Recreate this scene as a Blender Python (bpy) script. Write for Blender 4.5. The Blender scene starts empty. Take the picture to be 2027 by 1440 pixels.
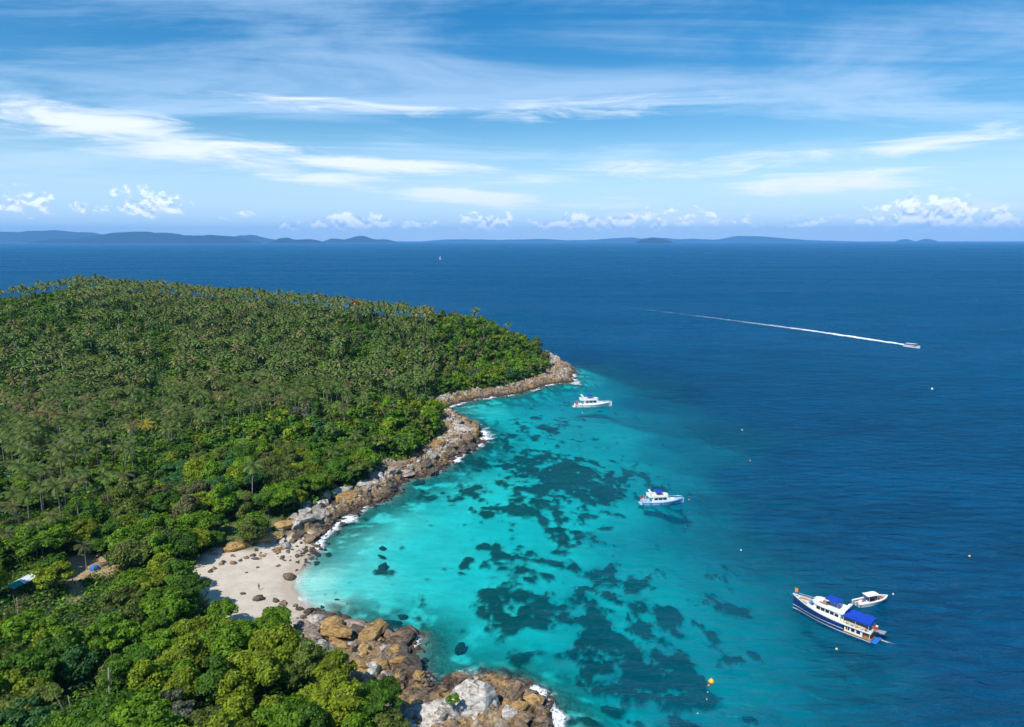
import bpy, math, random
import numpy as np
from mathutils import Vector, Matrix

random.seed(7)
RNG = np.random.default_rng(7)
SC = bpy.context.scene
COL = SC.collection
R = math.radians

# ------------------------------------------------------------------ camera
CAM_H = 90.0
FPX = 1370.0                       # focal length in pixels of a 2027 px wide frame
PITCH = math.atan(245.0 / FPX)     # looking down
cam_data = bpy.data.cameras.new('camera')
cam_data.sensor_width = 36.0
cam_data.lens = 36.0 * FPX / 2027.0
cam_data.clip_start = 1.0
cam_data.clip_end = 200000.0
cam = bpy.data.objects.new('camera', cam_data)
COL.objects.link(cam)
cam.location = (0, 0, CAM_H)
cam.rotation_euler = (R(90) - PITCH, 0, 0)
SC.camera = cam

# ------------------------------------------------------------------ node helper
class NT:
    """Tiny wrapper for building node trees with arithmetic."""
    def __init__(self, tree): self.t = tree
    def node(self, typ, **kw):
        n = self.t.nodes.new(typ)
        for k, v in kw.items(): setattr(n, k, v)
        return n
    def link(self, a, b): self.t.links.new(a, b)
    def put(self, sock, val):
        if isinstance(val, S): self.link(val.s, sock)
        elif isinstance(val, bpy.types.NodeSocket): self.link(val, sock)
        elif isinstance(val, (tuple, list)):
            n = len(sock.default_value)
            v = list(val) + [1.0] * (n - len(val))
            sock.default_value = v[:n]
        else: sock.default_value = val
    def m(self, op, a, b=None, c=None, clamp=False):
        n = self.node('ShaderNodeMath', operation=op, use_clamp=clamp)
        self.put(n.inputs[0], a)
        if b is not None: self.put(n.inputs[1], b)
        if c is not None: self.put(n.inputs[2], c)
        return S(self, n.outputs[0])
    def smooth(self, x, a, b, lo=0.0, hi=1.0):
        n = self.node('ShaderNodeMapRange', interpolation_type='SMOOTHSTEP')
        self.put(n.inputs[0], x); n.inputs[1].default_value = a; n.inputs[2].default_value = b
        n.inputs[3].default_value = lo; n.inputs[4].default_value = hi
        return S(self, n.outputs[0])
    def mix(self, f, a, b, blend='MIX'):
        n = self.node('ShaderNodeMix', data_type='RGBA', blend_type=blend)
        self.put(n.inputs[0], f); self.put(n.inputs[6], a); self.put(n.inputs[7], b)
        return S(self, n.outputs[2])
    def noise(self, vec, scale, detail=4.0, rough=0.55, dist=0.0, dims='3D'):
        n = self.node('ShaderNodeTexNoise', noise_dimensions=dims)
        if vec is not None: self.put(n.inputs['Vector'], vec)
        n.inputs['Scale'].default_value = scale; n.inputs['Detail'].default_value = detail
        n.inputs['Roughness'].default_value = rough; n.inputs['Distortion'].default_value = dist
        return S(self, n.outputs['Fac'])
    def voro(self, vec, scale, feature='F1'):
        n = self.node('ShaderNodeTexVoronoi', feature=feature)
        if vec is not None: self.put(n.inputs['Vector'], vec)
        n.inputs['Scale'].default_value = scale
        return S(self, n.outputs['Distance'])
    def mapping(self, vec, loc=(0, 0, 0), rot=(0, 0, 0), scale=(1, 1, 1)):
        n = self.node('ShaderNodeMapping')
        self.put(n.inputs[0], vec)
        n.inputs[1].default_value = loc; n.inputs[2].default_value = rot; n.inputs[3].default_value = scale
        return S(self, n.outputs[0])
    def attr(self, name, out='Fac'):
        n = self.node('ShaderNodeAttribute', attribute_name=name)
        return S(self, n.outputs[out])
    def comb(self, x, y, z):
        n = self.node('ShaderNodeCombineXYZ')
        self.put(n.inputs[0], x); self.put(n.inputs[1], y); self.put(n.inputs[2], z)
        return S(self, n.outputs[0])
    def sep(self, v):
        n = self.node('ShaderNodeSeparateXYZ'); self.put(n.inputs[0], v)
        return [S(self, o) for o in n.outputs]

class S:
    def __init__(self, nt, s): self.nt, self.s = nt, s
    def __add__(self, o): return self.nt.m('ADD', self, o)
    __radd__ = __add__
    def __mul__(self, o): return self.nt.m('MULTIPLY', self, o)
    __rmul__ = __mul__
    def __sub__(self, o): return self.nt.m('SUBTRACT', self, o)
    def __rsub__(self, o): return self.nt.m('SUBTRACT', o, self)
    def __truediv__(self, o): return self.nt.m('DIVIDE', self, o)
    def __rtruediv__(self, o): return self.nt.m('DIVIDE', o, self)

# ------------------------------------------------------------------ sun, sky, exposure
SUN_EL = R(52)
SUN_AZ = Vector((-0.64, -0.77))     # horizontal direction from the scene towards the sun
sun_vec = Vector((SUN_AZ.x * math.cos(SUN_EL), SUN_AZ.y * math.cos(SUN_EL), math.sin(SUN_EL)))
sun_data = bpy.data.lights.new('sun', 'SUN')
sun_data.energy = 4.6
sun_data.angle = R(0.53)
sun_data.color = (1.0, 0.95, 0.86)
sun = bpy.data.objects.new('sun', sun_data)
COL.objects.link(sun)
sun.location = (0, 0, 300)
sun.rotation_euler = sun_vec.to_track_quat('Z', 'Y').to_euler()

world = bpy.data.worlds.new('World')
SC.world = world
world.use_nodes = True
wt = NT(world.node_tree)
wt.t.nodes.clear()
w_out = wt.node('ShaderNodeOutputWorld')
w_bg = wt.node('ShaderNodeBackground')
w_bg.inputs['Strength'].default_value = 0.10
w_sky = wt.node('ShaderNodeTexSky', sky_type='NISHITA')
w_sky.sun_disc = False
w_sky.sun_elevation = SUN_EL
w_sky.sun_rotation = math.atan2(SUN_AZ.x, SUN_AZ.y)
w_sky.altitude = 50.0
w_sky.air_density = 1.0
w_sky.dust_density = 0.12
w_sky.ozone_density = 2.5

def px_dir(px, py):
    """azimuth (from +Y, to the right) and elevation of a pixel of the photograph"""
    x = (px - 1013.5) / FPX; y = (720.0 - py) / FPX
    dy = math.cos(PITCH) + y * math.sin(PITCH)
    dz = -math.sin(PITCH) + y * math.cos(PITCH)
    return math.atan2(x, dy), math.atan2(dz, math.hypot(x, dy))

def build_sky():
    d = S(wt, wt.node('ShaderNodeTexCoord').outputs['Generated'])
    dx, dy, dz = wt.sep(d)
    # the pattern of clouds in view carries on, mirrored, all round the horizon
    az = wt.m('PINGPONG', wt.m('ARCTAN2', dx, dy) + 0.75, 1.5) - 0.75
    el = wt.m('ARCTAN2', dz, wt.m('SQRT', dx * dx + dy * dy))
    inv = 1.0 / wt.m('MAXIMUM', dz + 0.035, 0.02)
    P = wt.comb(dx * inv, dy * inv, 0.0)
    azel = wt.comb(az, el, 0.0)
    hs = wt.node('ShaderNodeHueSaturation')
    hs.inputs['Hue'].default_value = 0.497
    hs.inputs['Saturation'].default_value = 1.5
    wt.link(w_sky.outputs[0], hs.inputs['Color'])
    base = S(wt, hs.outputs[0])
    # broad thin veils on a deck overhead
    v1 = wt.noise(wt.mapping(P, loc=(3.1, 1.7, 0), rot=(0, 0, R(8)), scale=(0.42, 0.66, 1)), 1.0, 6.0, 0.62, 0.5, dims='2D')
    f1 = wt.noise(wt.mapping(P, loc=(1.3, 8.4, 2), rot=(0, 0, R(3)), scale=(0.19, 0.72, 1)), 1.0, 7.0, 0.64, 0.8, dims='2D')
    f2 = wt.noise(wt.mapping(azel, rot=(0, 0, R(3)), scale=(8, 54, 1)), 1.0, 5.0, 0.64, 0.5, dims='2D')
    upper = wt.smooth(el, 0.015, 0.09)
    veil = wt.smooth(v1 * 0.60 + f1 * 0.50, 0.46, 0.72) * 0.72 * upper
    acc = None
    # px, py, half length, half thickness, tilt (deg), strength of the thicker streaks
    for (px, py, a, b, tilt, st) in [
            (330, 276, 270, 34, -7, 1.0), (740, 326, 210, 15, -2, 1.05), (655, 354, 130, 12, 0, .9),
            (930, 392, 190, 17, -3, 1.05), (1650, 362, 190, 20, 1, 1.0), (1180, 405, 170, 14, 0, .8),
            (1830, 285, 130, 22, 6, .75), (1180, 225, 330, 34, 2, .55), (1350, 335, 380, 26, 3, .6), (1250, 432, 300, 26, 0, .62), (1850, 420, 200, 30, 0, .55), (720, 215, 330, 18, -2, .5)]:
        a0, e0 = px_dir(px, py)
        t = R(tilt); c, s_ = math.cos(t), math.sin(t)
        u = az - a0; v = el - e0
        uu = u * (c * FPX / a) + v * (s_ * FPX / a); vv = v * (c * FPX / b) - u * (s_ * FPX / b)
        g = wt.m('EXPONENT', (uu * uu + vv * vv) * -0.8) * st
        acc = g if acc is None else wt.m('MAXIMUM', acc, g)
    streak = wt.smooth(acc + ((f2 - 0.5) * 1.3 + (f1 - 0.5) * 0.9) * wt.m('MINIMUM', acc * 2.6, 1.0), 0.30, 1.0)
    # cumulus standing low over the horizon
    cn = wt.noise(wt.mapping(azel, scale=(52, 70, 1)), 1.0, 5.0, 0.60, 0.2, dims='2D')
    cs = wt.noise(wt.mapping(azel, loc=(0.0, -0.40, 0), scale=(52, 70, 1)), 1.0, 3.0, 0.60, 0.2, dims='2D')
    acc2 = None
    for (px, py, a, b, st) in [(292, 402, 62, 26, 1.0), (30, 400, 80, 26, .75), (170, 410, 90, 12, .6), (563, 446, 36, 15, .9), (690, 441, 95, 19, 1.0),
                               (970, 442, 70, 22, 1.0), (1180, 440, 130, 24, .85), (1330, 436, 160, 28, .7), (1835, 424, 95, 34, 1.05), (1965, 442, 70, 26, 1.05), (1560, 440, 200, 16, .62), (450, 428, 60, 12, .62), (820, 446, 90, 12, .7)]:
        a0, e0 = px_dir(px, py)
        u = (az - a0) * (FPX / a); v = (el - e0) * (FPX / b)
        g = wt.m('EXPONENT', (u * u + v * v) * -0.9) * st
        acc2 = g if acc2 is None else wt.m('MAXIMUM', acc2, g)
    cum = wt.smooth(acc2 + (cn - 0.5) * 2.1 * wt.m('MINIMUM', acc2 * 3.0, 1.0), 0.48, 0.86) * wt.smooth(el, 0.006, 0.022)
    pale = wt.smooth(el, 0.17, 0.0) * 0.72
    c = wt.mix(pale, base, (6.0, 8.4, 10.6))
    c = wt.mix(veil, c, wt.mix(wt.smooth(el, .30, .08), (3.1, 4.9, 7.4), (5.4, 7.4, 9.6)))
    c = wt.mix(streak * 0.92, c, (8.7, 9.2, 9.8))
    lit = wt.smooth(cn - cs, -0.20, 0.10)
    ccol = wt.mix(lit, (4.6, 6.2, 8.4), (11.5, 11.7, 11.8))
    c = wt.mix(cum * 0.9, c, ccol)
    wt.link(c.s, w_bg.inputs['Color'])
    wt.link(w_bg.outputs[0], w_out.inputs[0])
build_sky()
world.cycles.sampling_method = 'NONE'

SC.view_settings.view_transform = 'Standard'
SC.view_settings.look = 'None'
SC.view_settings.exposure = 0.32
SC.view_settings.gamma = 1.0
SC.render.engine = 'CYCLES'
SC.cycles.use_denoising = True
SC.cycles.use_adaptive_sampling = True
SC.cycles.adaptive_threshold = 0.02
SC.cycles.max_bounces = 6
SC.cycles.diffuse_bounces = 2
SC.cycles.glossy_bounces = 2
SC.cycles.transmission_bounces = 3
SC.cycles.volume_bounces = 1
SC.cycles.transparent_max_bounces = 8
SC.cycles.caustics_reflective = False
SC.cycles.caustics_refractive = False

# ------------------------------------------------------------------ geometry helpers
CP, SP = math.cos(PITCH), math.sin(PITCH)
def at(px, py, z=0.0):
    """the point of the horizontal plane z seen at a pixel of the 2027 x 1440 photograph"""
    v = (py - 720.0) / FPX
    depth = (CAM_H - z) / (SP + v * CP)
    return Vector(((px - 1013.5) / FPX * depth, depth * (CP - v * SP), z))
def at_depth(px, py, depth):
    v = (py - 720.0) / FPX
    return Vector(((px - 1013.5) / FPX * depth, depth * (CP - v * SP), CAM_H - depth * (SP + v * CP)))
def to_px(X, Y, Z):
    dz = CAM_H - Z
    depth = Y * CP + dz * SP
    v = (dz * CP - Y * SP) / depth
    return 1013.5 + FPX * X / depth, 720.0 + FPX * v, depth

def tag(o, label=None, cat=None, group=None, kind=None):
    if label: o['label'] = label
    if cat: o['category'] = cat
    if group: o['group'] = group
    if kind: o['kind'] = kind
    return o
def empty(name, loc=(0, 0, 0), rz=0.0):
    o = bpy.data.objects.new(name, None)
    o.empty_display_size = 0.5
    o.location = loc; o.rotation_euler = (0, 0, rz)
    COL.objects.link(o)
    return o
def link(name, mesh, parent=None):
    o = bpy.data.objects.new(name, mesh)
    if parent is not None: o.parent = parent
    COL.objects.link(o)
    return o
def np_mesh(name, verts, faces, mat=None, smooth=False):
    """verts (n,3), faces (m,k) numpy arrays with constant k"""
    me = bpy.data.meshes.new(name)
    verts = np.asarray(verts, dtype=np.float32); faces = np.asarray(faces, dtype=np.int32)
    m, k = faces.shape
    me.vertices.add(len(verts)); me.vertices.foreach_set('co', verts.ravel())
    me.loops.add(m * k); me.loops.foreach_set('vertex_index', faces.ravel())
    me.polygons.add(m); me.polygons.foreach_set('loop_start', np.arange(0, m * k, k, dtype=np.int32))
    me.polygons.foreach_set('use_smooth', np.full(m, smooth, dtype=bool))
    me.update(calc_edges=True)
    if mat: me.materials.append(mat)
    return me
def fattr(me, name, vals):
    a = me.attributes.new(name, 'FLOAT', 'POINT'); a.data.foreach_set('value', np.asarray(vals, dtype=np.float32).ravel())
def cattr(me, name, vals):
    v = np.asarray(vals, dtype=np.float32)
    if v.shape[1] == 3: v = np.hstack([v, np.ones((len(v), 1), np.float32)])
    a = me.attributes.new(name, 'FLOAT_COLOR', 'POINT'); a.data.foreach_set('color', v.ravel())

def _hash(ix, iy, iz, seed):
    h = (ix.astype(np.int64) * 374761393 + iy.astype(np.int64) * 668265263 + iz.astype(np.int64) * 2147483647 + seed * 974711) & 0xffffffff
    h = ((h ^ (h >> 13)) * 1274126177) & 0xffffffff
    h = ((h ^ (h >> 16)) * 2246822519) & 0xffffffff
    return ((h ^ (h >> 15)) & 0xffffff) / float(0xffffff)
def vnoise(x, y, z=None, seed=0):
    x = np.asarray(x, float); y = np.asarray(y, float)
    z = np.zeros_like(x) if z is None else np.asarray(z, float)
    ix, iy, iz = np.floor(x), np.floor(y), np.floor(z)
    fx, fy, fz = x - ix, y - iy, z - iz
    fx = fx * fx * (3 - 2 * fx); fy = fy * fy * (3 - 2 * fy); fz = fz * fz * (3 - 2 * fz)
    r = 0
    for a in (0, 1):
        for b in (0, 1):
            for c in (0, 1):
                w = (fx if a else 1 - fx) * (fy if b else 1 - fy) * (fz if c else 1 - fz)
                r = r + w * _hash(ix + a, iy + b, iz + c, seed)
    return r
def fbm(x, y, z=None, octaves=4, seed=0, gain=0.5):
    s = 0; a = 1.0; t = 0; f = 1.0
    for i in range(octaves):
        s = s + a * vnoise(np.asarray(x) * f, np.asarray(y) * f, None if z is None else np.asarray(z) * f, seed + i * 17)
        t += a; a *= gain; f *= 2.03
    return s / t
def sstep(x, a, b):
    t = np.clip((np.asarray(x, float) - a) / (b - a), 0, 1)
    return t * t * (3 - 2 * t)

class MB:
    """collects simple shapes; build() links them as one mesh object"""
    def __init__(self): self.v = []; self.f = []
    def hexa(self, p):
        n = len(self.v); self.v += [tuple(q) for q in p]
        for f in ((3, 2, 1, 0), (4, 5, 6, 7), (0, 1, 5, 4), (1, 2, 6, 5), (2, 3, 7, 6), (3, 0, 4, 7)):
            self.f.append(tuple(n + i for i in f))
        return self
    def box(self, x0, x1, y0, y1, z0, z1):
        return self.hexa([(x0, y0, z0), (x1, y0, z0), (x1, y1, z0), (x0, y1, z0), (x0, y0, z1), (x1, y0, z1), (x1, y1, z1), (x0, y1, z1)])
    def taper(self, x0, x1, h0, z0, X0, X1, h1, z1, nose=1.0, nose1=None):
        """block from bottom rectangle x0..x1, half width h0 to top X0..X1, half width h1; the front may be narrower"""
        n1 = nose if nose1 is None else nose1
        return self.hexa([(x0, -h0, z0), (x1, -h0 * nose, z0), (x1, h0 * nose, z0), (x0, h0, z0),
                          (X0, -h1, z1), (X1, -h1 * n1, z1), (X1, h1 * n1, z1), (X0, h1, z1)])
    def tube(self, pts, r, n=6, r1=None):
        pts = [Vector(p) for p in pts]; k = len(pts); base = len(self.v)
        for i, p in enumerate(pts):
            d = (pts[min(i + 1, k - 1)] - pts[max(i - 1, 0)]).normalized()
            u = d.cross(Vector((0, 0, 1)) if abs(d.z) < .9 else Vector((1, 0, 0))).normalized(); w = d.cross(u)
            rr = r if r1 is None else r + (r1 - r) * i / max(1, k - 1)
            for j in range(n):
                a = 2 * math.pi * j / n
                self.v.append(tuple(p + (u * math.cos(a) + w * math.sin(a)) * rr))
        for i in range(k - 1):
            for j in range(n):
                a = base + i * n + j; b = base + i * n + (j + 1) % n
                self.f.append((a, b, b + n, a + n))
        self.f.append(tuple(base + j for j in range(n))[::-1]); self.f.append(tuple(base + (k - 1) * n + j for j in range(n)))
        return self
    def slab(self, outline, z0, z1):
        """prism of a flat outline (list of x, y), z0/z1 numbers or functions of x"""
        n = len(outline); b = len(self.v)
        g0 = z0 if callable(z0) else (lambda x: z0); g1 = z1 if callable(z1) else (lambda x: z1)
        for (x, y) in outline: self.v.append((x, y, g0(x)))
        for (x, y) in outline: self.v.append((x, y, g1(x)))
        self.f.append(tuple(range(b, b + n))[::-1]); self.f.append(tuple(range(b + n, b + 2 * n)))
        for i in range(n):
            j = (i + 1) % n
            self.f.append((b + i, b + j, b + n + j, b + n + i))
        return self
    def ball(self, c, r, nu=10, nv=7, sz=1.0):
        b = len(self.v); c = Vector(c)
        self.v.append((c.x, c.y, c.z - r * sz))
        for i in range(1, nv):
            t = -math.pi / 2 + math.pi * i / nv
            for j in range(nu):
                a = 2 * math.pi * j / nu
                self.v.append((c.x + r * math.cos(t) * math.cos(a), c.y + r * math.cos(t) * math.sin(a), c.z + r * sz * math.sin(t)))
        self.v.append((c.x, c.y, c.z + r * sz)); top = len(self.v) - 1
        for j in range(nu):
            self.f.append((b, b + 1 + (j + 1) % nu, b + 1 + j)); q = b + 1 + (nv - 2) * nu
            self.f.append((top, q + j, q + (j + 1) % nu))
        for i in range(nv - 2):
            for j in range(nu):
                a = b + 1 + i * nu + j; e = b + 1 + i * nu + (j + 1) % nu
                self.f.append((a, e, e + nu, a + nu))
        return self
    def mesh(self, name, mat, smooth=False, bevel=0.0):
        me = bpy.data.meshes.new(name); me.from_pydata(self.v, [], self.f)
        if smooth: me.polygons.foreach_set('use_smooth', [True] * len(me.polygons))
        me.materials.append(mat); me.update()
        return me
    def build(self, name, mat, parent=None, smooth=False, bevel=0.0):
        o = link(name, self.mesh(name, mat, smooth), parent)
        if bevel > 0:
            md = o.modifiers.new('bevel', 'BEVEL'); md.width = bevel; md.segments = 2; md.limit_method = 'ANGLE'
        return o

# ------------------------------------------------------------------ materials
def new_mat(name):
    m = bpy.data.materials.new(name); m.use_nodes = True
    t = NT(m.node_tree); t.t.nodes.clear()
    out = t.node('ShaderNodeOutputMaterial')
    return m, t, out
def geo_pos(t): return S(t, t.node('ShaderNodeNewGeometry').outputs['Position'])
def principled(t, out, col, rough=0.6, bump=None, bump_strength=0.4, bump_dist=0.1, spec=0.5, metallic=0.0):
    p = t.node('ShaderNodeBsdfPrincipled')
    t.put(p.inputs['Base Color'], col); t.put(p.inputs['Roughness'], rough)
    p.inputs['Specular IOR Level'].default_value = spec; p.inputs['Metallic'].default_value = metallic
    if bump is not None:
        b = t.node('ShaderNodeBump'); b.inputs['Strength'].default_value = bump_strength; b.inputs['Distance'].default_value = bump_dist
        t.put(b.inputs['Height'], bump); t.link(b.outputs[0], p.inputs['Normal'])
    t.link(p.outputs[0], out.inputs['Surface'])
    return p
def paint(name, col, rough=0.35, var=0.10, spec=0.5):
    m, t, out = new_mat(name)
    tc = S(t, t.node('ShaderNodeTexCoord').outputs['Object'])
    n = t.noise(tc, 1.7, 5.0, 0.6)
    dark = tuple(c * (1 - 2.2 * var) for c in col)
    c = t.mix(t.smooth(n, 0.35, 0.75), col, dark)
    principled(t, out, c, rough, spec=spec)
    return m

# ------------------------------------------------------------------ the lie of the land
# the waterline, traced as seen from above; second value: 1 = sand beach, 0 = rock
coast_px = [(1150, 1560, 0), (1112, 1460, 0), (1088, 1418, 0), (1062, 1384, 0), (1030, 1356, 0), (985, 1346, 0), (930, 1341, 0), (885, 1352, 0), (862, 1366, 0), (840, 1342, 0),
            (822, 1322, 0), (802, 1302, 0), (812, 1282, 0), (818, 1260, 0), (775, 1262, 0), (740, 1251, 0), (690, 1236, 0), (645, 1219, .3), (612, 1208, .9),
            (590, 1190, 1), (576, 1162, 1), (584, 1140, 1), (600, 1120, .7), (618, 1090, .4), (642, 1056, .1), (668, 1035, 0), (712, 1005, 0), (742, 993, 0), (777, 980, 0),
            (790, 958, 0), (802, 947, 0), (845, 942, 0), (866, 934, 0), (886, 914, 0), (908, 900, 0), (930, 887, 0), (948, 876, 0), (952, 862, 0), (942, 848, 0), (922, 830, 0),
            (904, 820, 0), (886, 812, 0), (884, 806, 0), (905, 799, 0), (944, 790, 0), (973, 786, 0), (1008, 782, 0), (1028, 778, 0), (1056, 770, 0), (1078, 762, 0),
            (1108, 758, 0), (1136, 758, 0), (1130, 749, 0), (1136, 737, 0), (1130, 728, 0)]
coast = [tuple(at(x, y).xy) + (b,) for (x, y, b) in coast_px]
coast += [(36, 512, 0), (22, 560, 0), (-20, 625, 0), (-100, 690, 0), (-230, 745, 0), (-400, 775, 0), (-700, 800, 0), (-950, 640, 0), (-950, -120, 0), (40, -120, 0)]
coast = [(coast[-1][0] + 20, 40, 0)] + coast
CO = np.array(coast)
def coast_query(X, Y):
    """signed distance to the waterline (positive on land) and beach-ness of the nearest shore"""
    P = np.stack([X, Y], 1); n = len(CO)
    best = np.full(len(P), 1e18); kind = np.zeros(len(P)); inside = np.zeros(len(P), bool)
    for i in range(n):
        a = CO[i]; b = CO[(i + 1) % n]
        ab = b[:2] - a[:2]; ap = P - a[:2]
        t = np.clip((ap @ ab) / (ab @ ab + 1e-12), 0, 1)
        q = ap - t[:, None] * ab
        dd = (q ** 2).sum(1)
        m = dd < best
        best[m] = dd[m]; kind[m] = (a[2] + (b[2] - a[2]) * t)[m]
        c = ((a[1] > P[:, 1]) != (b[1] > P[:, 1]))
        with np.errstate(divide='ignore', invalid='ignore'):
            xi = (b[0] - a[0]) * (P[:, 1] - a[1]) / (b[1] - a[1]) + a[0]
        inside ^= c & (P[:, 0] < xi)
    d = np.sqrt(best)
    return np.where(inside, d, -d), kind
def poly_sd(poly, X, Y):
    """signed distance to a polygon, positive inside"""
    C = np.array(poly); P = np.stack([X, Y], 1); n = len(C)
    best = np.full(len(P), 1e18); inside = np.zeros(len(P), bool)
    for i in range(n):
        a = C[i]; b = C[(i + 1) % n]; ab = b - a; ap = P - a
        t = np.clip((ap @ ab) / (ab @ ab + 1e-12), 0, 1)
        best = np.minimum(best, ((ap - t[:, None] * ab) ** 2).sum(1))
        c = ((a[1] > P[:, 1]) != (b[1] > P[:, 1]))
        with np.errstate(divide='ignore', invalid='ignore'):
            xi = (b[0] - a[0]) * (P[:, 1] - a[1]) / (b[1] - a[1]) + a[0]
        inside ^= c & (P[:, 0] < xi)
    d = np.sqrt(best)
    return np.where(inside, d, -d)

# hill heights: tree top pixel, distance, tree height
ctrl = []
for (px, py, dep, th) in [(-120, 585, 560, 12), (0, 578, 560, 11), (210, 549, 600, 14), (400, 568, 585, 14), (600, 584, 560, 14), (800, 606, 530, 14), (940, 625, 510, 12), (1040, 668, 497, 11),
                          (1080, 715, 488, 5), (100, 700, 400, 14), (300, 700, 400, 14), (500, 700, 400, 14), (700, 700, 410, 14), (850, 720, 430, 13), (980, 720, 455, 11),
                          (100, 860, 280, 14), (300, 860, 275, 14), (500, 850, 275, 12), (700, 800, 310, 12), (820, 790, 340, 10), (200, 1000, 200, 11), (400, 1000, 205, 11), (560, 960, 225, 10),
                          (50, 1000, 200, 11)]:
    p = at_depth(px, py, dep); ctrl.append((p.x, p.y, p.z - th))
for (px, py, z) in [(180, 1130, 4.0), (150, 1180, 4.0), (400, 1120, 2.6), (440, 1200, 2.6), (330, 1180, 3.5), (60, 1150, 5.0)]:
    p = at(px, py, z); ctrl.append((p.x, p.y, z))
for (x, y, z) in [(-80, 110, 6), (-30, 95, 5), (-50, 120, 5), (-20, 125, 4), (-100, 60, 9), (-120, 140, 6), (-60, 20, 8), (-330, 690, 18), (-150, 640, 18), (-60, 590, 14), (-800, 400, 30), (-600, 700, 16), (-500, 200, 14), (-300, 50, 12), (-480, 560, 38)]:
    ctrl.append((x, y, z))
CT = np.array(ctrl)
def _tps(r2): return 0.5 * r2 * np.log(r2 + 1e-9)
_n = len(CT); _S = 100.0
_r2 = ((CT[:, None, :2] - CT[None, :, :2]) ** 2).sum(2) / _S ** 2
_A = np.zeros((_n + 3, _n + 3)); _A[:_n, :_n] = _tps(_r2) + np.eye(_n) * 0.02
_A[:_n, _n] = 1; _A[:_n, _n + 1:] = CT[:, :2] / _S; _A[_n, :_n] = 1; _A[_n + 1:, :_n] = (CT[:, :2] / _S).T
_W = np.linalg.solve(_A, np.concatenate([CT[:, 2], np.zeros(3)]))
def hill(X, Y):
    r2 = ((X[:, None] - CT[None, :, 0]) ** 2 + (Y[:, None] - CT[None, :, 1]) ** 2) / _S ** 2
    return np.clip(_tps(r2) @ _W[:_n] + _W[_n] + X / _S * _W[_n + 1] + Y / _S * _W[_n + 2], 2.5, 55)

sand_poly = [tuple(at(x, y, 1).xy) for (x, y) in [(382, 1140), (398, 1112), (425, 1096), (470, 1098), (500, 1090), (545, 1068), (590, 1058), (640, 1050), (660, 1060), (640, 1100), (640, 1160), (650, 1230),
                                                  (600, 1232), (585, 1250), (520, 1262), (450, 1262), (430, 1215), (405, 1185)]]
dirt_polys = [[tuple(at(x, y, 4).xy) for (x, y) in [(132, 1112), (150, 1100), (185, 1096), (225, 1092), (240, 1120), (205, 1145), (170, 1140), (160, 1200), (138, 1200), (136, 1150)]],
              [tuple(at(x, y, 4).xy) for (x, y) in [(840, 795), (880, 776), (905, 778), (900, 795), (860, 812)]]]
grass_poly = [tuple(at(x, y, 3).xy) for (x, y) in [(420, 1075), (430, 1040), (500, 1020), (560, 1030), (510, 1055), (470, 1075)]]

# depth of the water over the seabed, sampled from the colour of the water
dep_px = [(640, 1150, .5), (640, 1200, .5), (700, 1150, 1.3), (700, 1060, 1.1), (780, 1020, 1.5), (850, 1100, 2.0), (900, 1000, 2.1), (820, 1200, 2.0), (760, 1215, 1.4), (1000, 1000, 2.4), (1000, 1120, 2.5),
          (900, 1250, 2.2), (850, 1310, 1.4), (950, 1220, 2.4), (1000, 1290, 3.0), (1100, 1010, 3.0), (1080, 1080, 3.0), (1150, 930, 3.4), (1000, 900, 3.2), (960, 960, 2.2), (900, 950, 2.0), (1010, 840, 3.4), (1060, 800, 5),
          (960, 810, 2.0), (920, 808, 1.2), (1180, 830, 5), (1230, 860, 4.6), (1250, 920, 4.6), (1210, 770, 8), (1160, 790, 6.5), (1130, 730, 10), (1180, 730, 15), (1200, 1000, 3.8), (1260, 990, 4.6), (1290, 900, 6.5), (1340, 960, 8),
          (1330, 1040, 6.5), (1390, 1000, 11), (1330, 880, 11), (1280, 800, 13), (1250, 700, 22), (1300, 1120, 5), (1400, 1080, 8.5), (1380, 1180, 5.8), (1500, 1130, 10), (1480, 1200, 7.5), (1420, 1260, 6.4),
          (1250, 1200, 4.4), (1150, 1200, 4), (1150, 1300, 4.2), (1050, 1360, 4.2), (1120, 1440, 5.4), (1300, 1330, 5.6), (1300, 1440, 6.6), (1450, 1360, 6.8), (1550, 1300, 8.4), (1560, 1440, 8.6), (1680, 1330, 11), (1700, 1440, 12),
          (1850, 1440, 17), (1800, 1260, 18), (1650, 1130, 15), (1800, 1100, 24), (1950, 1300, 26), (1550, 1030, 17), (1480, 960, 18), (1700, 950, 30), (1500, 800, 30), (1350, 720, 30), (1300, 600, 30), (1950, 950, 32), (1150, 640, 26), (1800, 700, 34),
          (1600, 600, 36), (600, 540, 30), (100, 520, 30)]
DP = np.array([tuple(at(x, y).xy) + (d,) for (x, y, d) in dep_px])
def sea_depth(X, Y):
    # inverse distance in a log-like space so that neighbours count, far water stays deep
    num = 0; den = 0
    for (x, y, d) in DP:
        r2 = (X - x) ** 2 + ((Y - y)) ** 2
        w = 1.0 / (r2 + 25.0) ** 1.9
        num = num + w * d; den = den + w
    far = sstep(np.hypot((X - 20) * 1.0, (Y - 230) * .75), 170, 330)
    return num / den * (1 - far) + 40.0 * far

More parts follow.
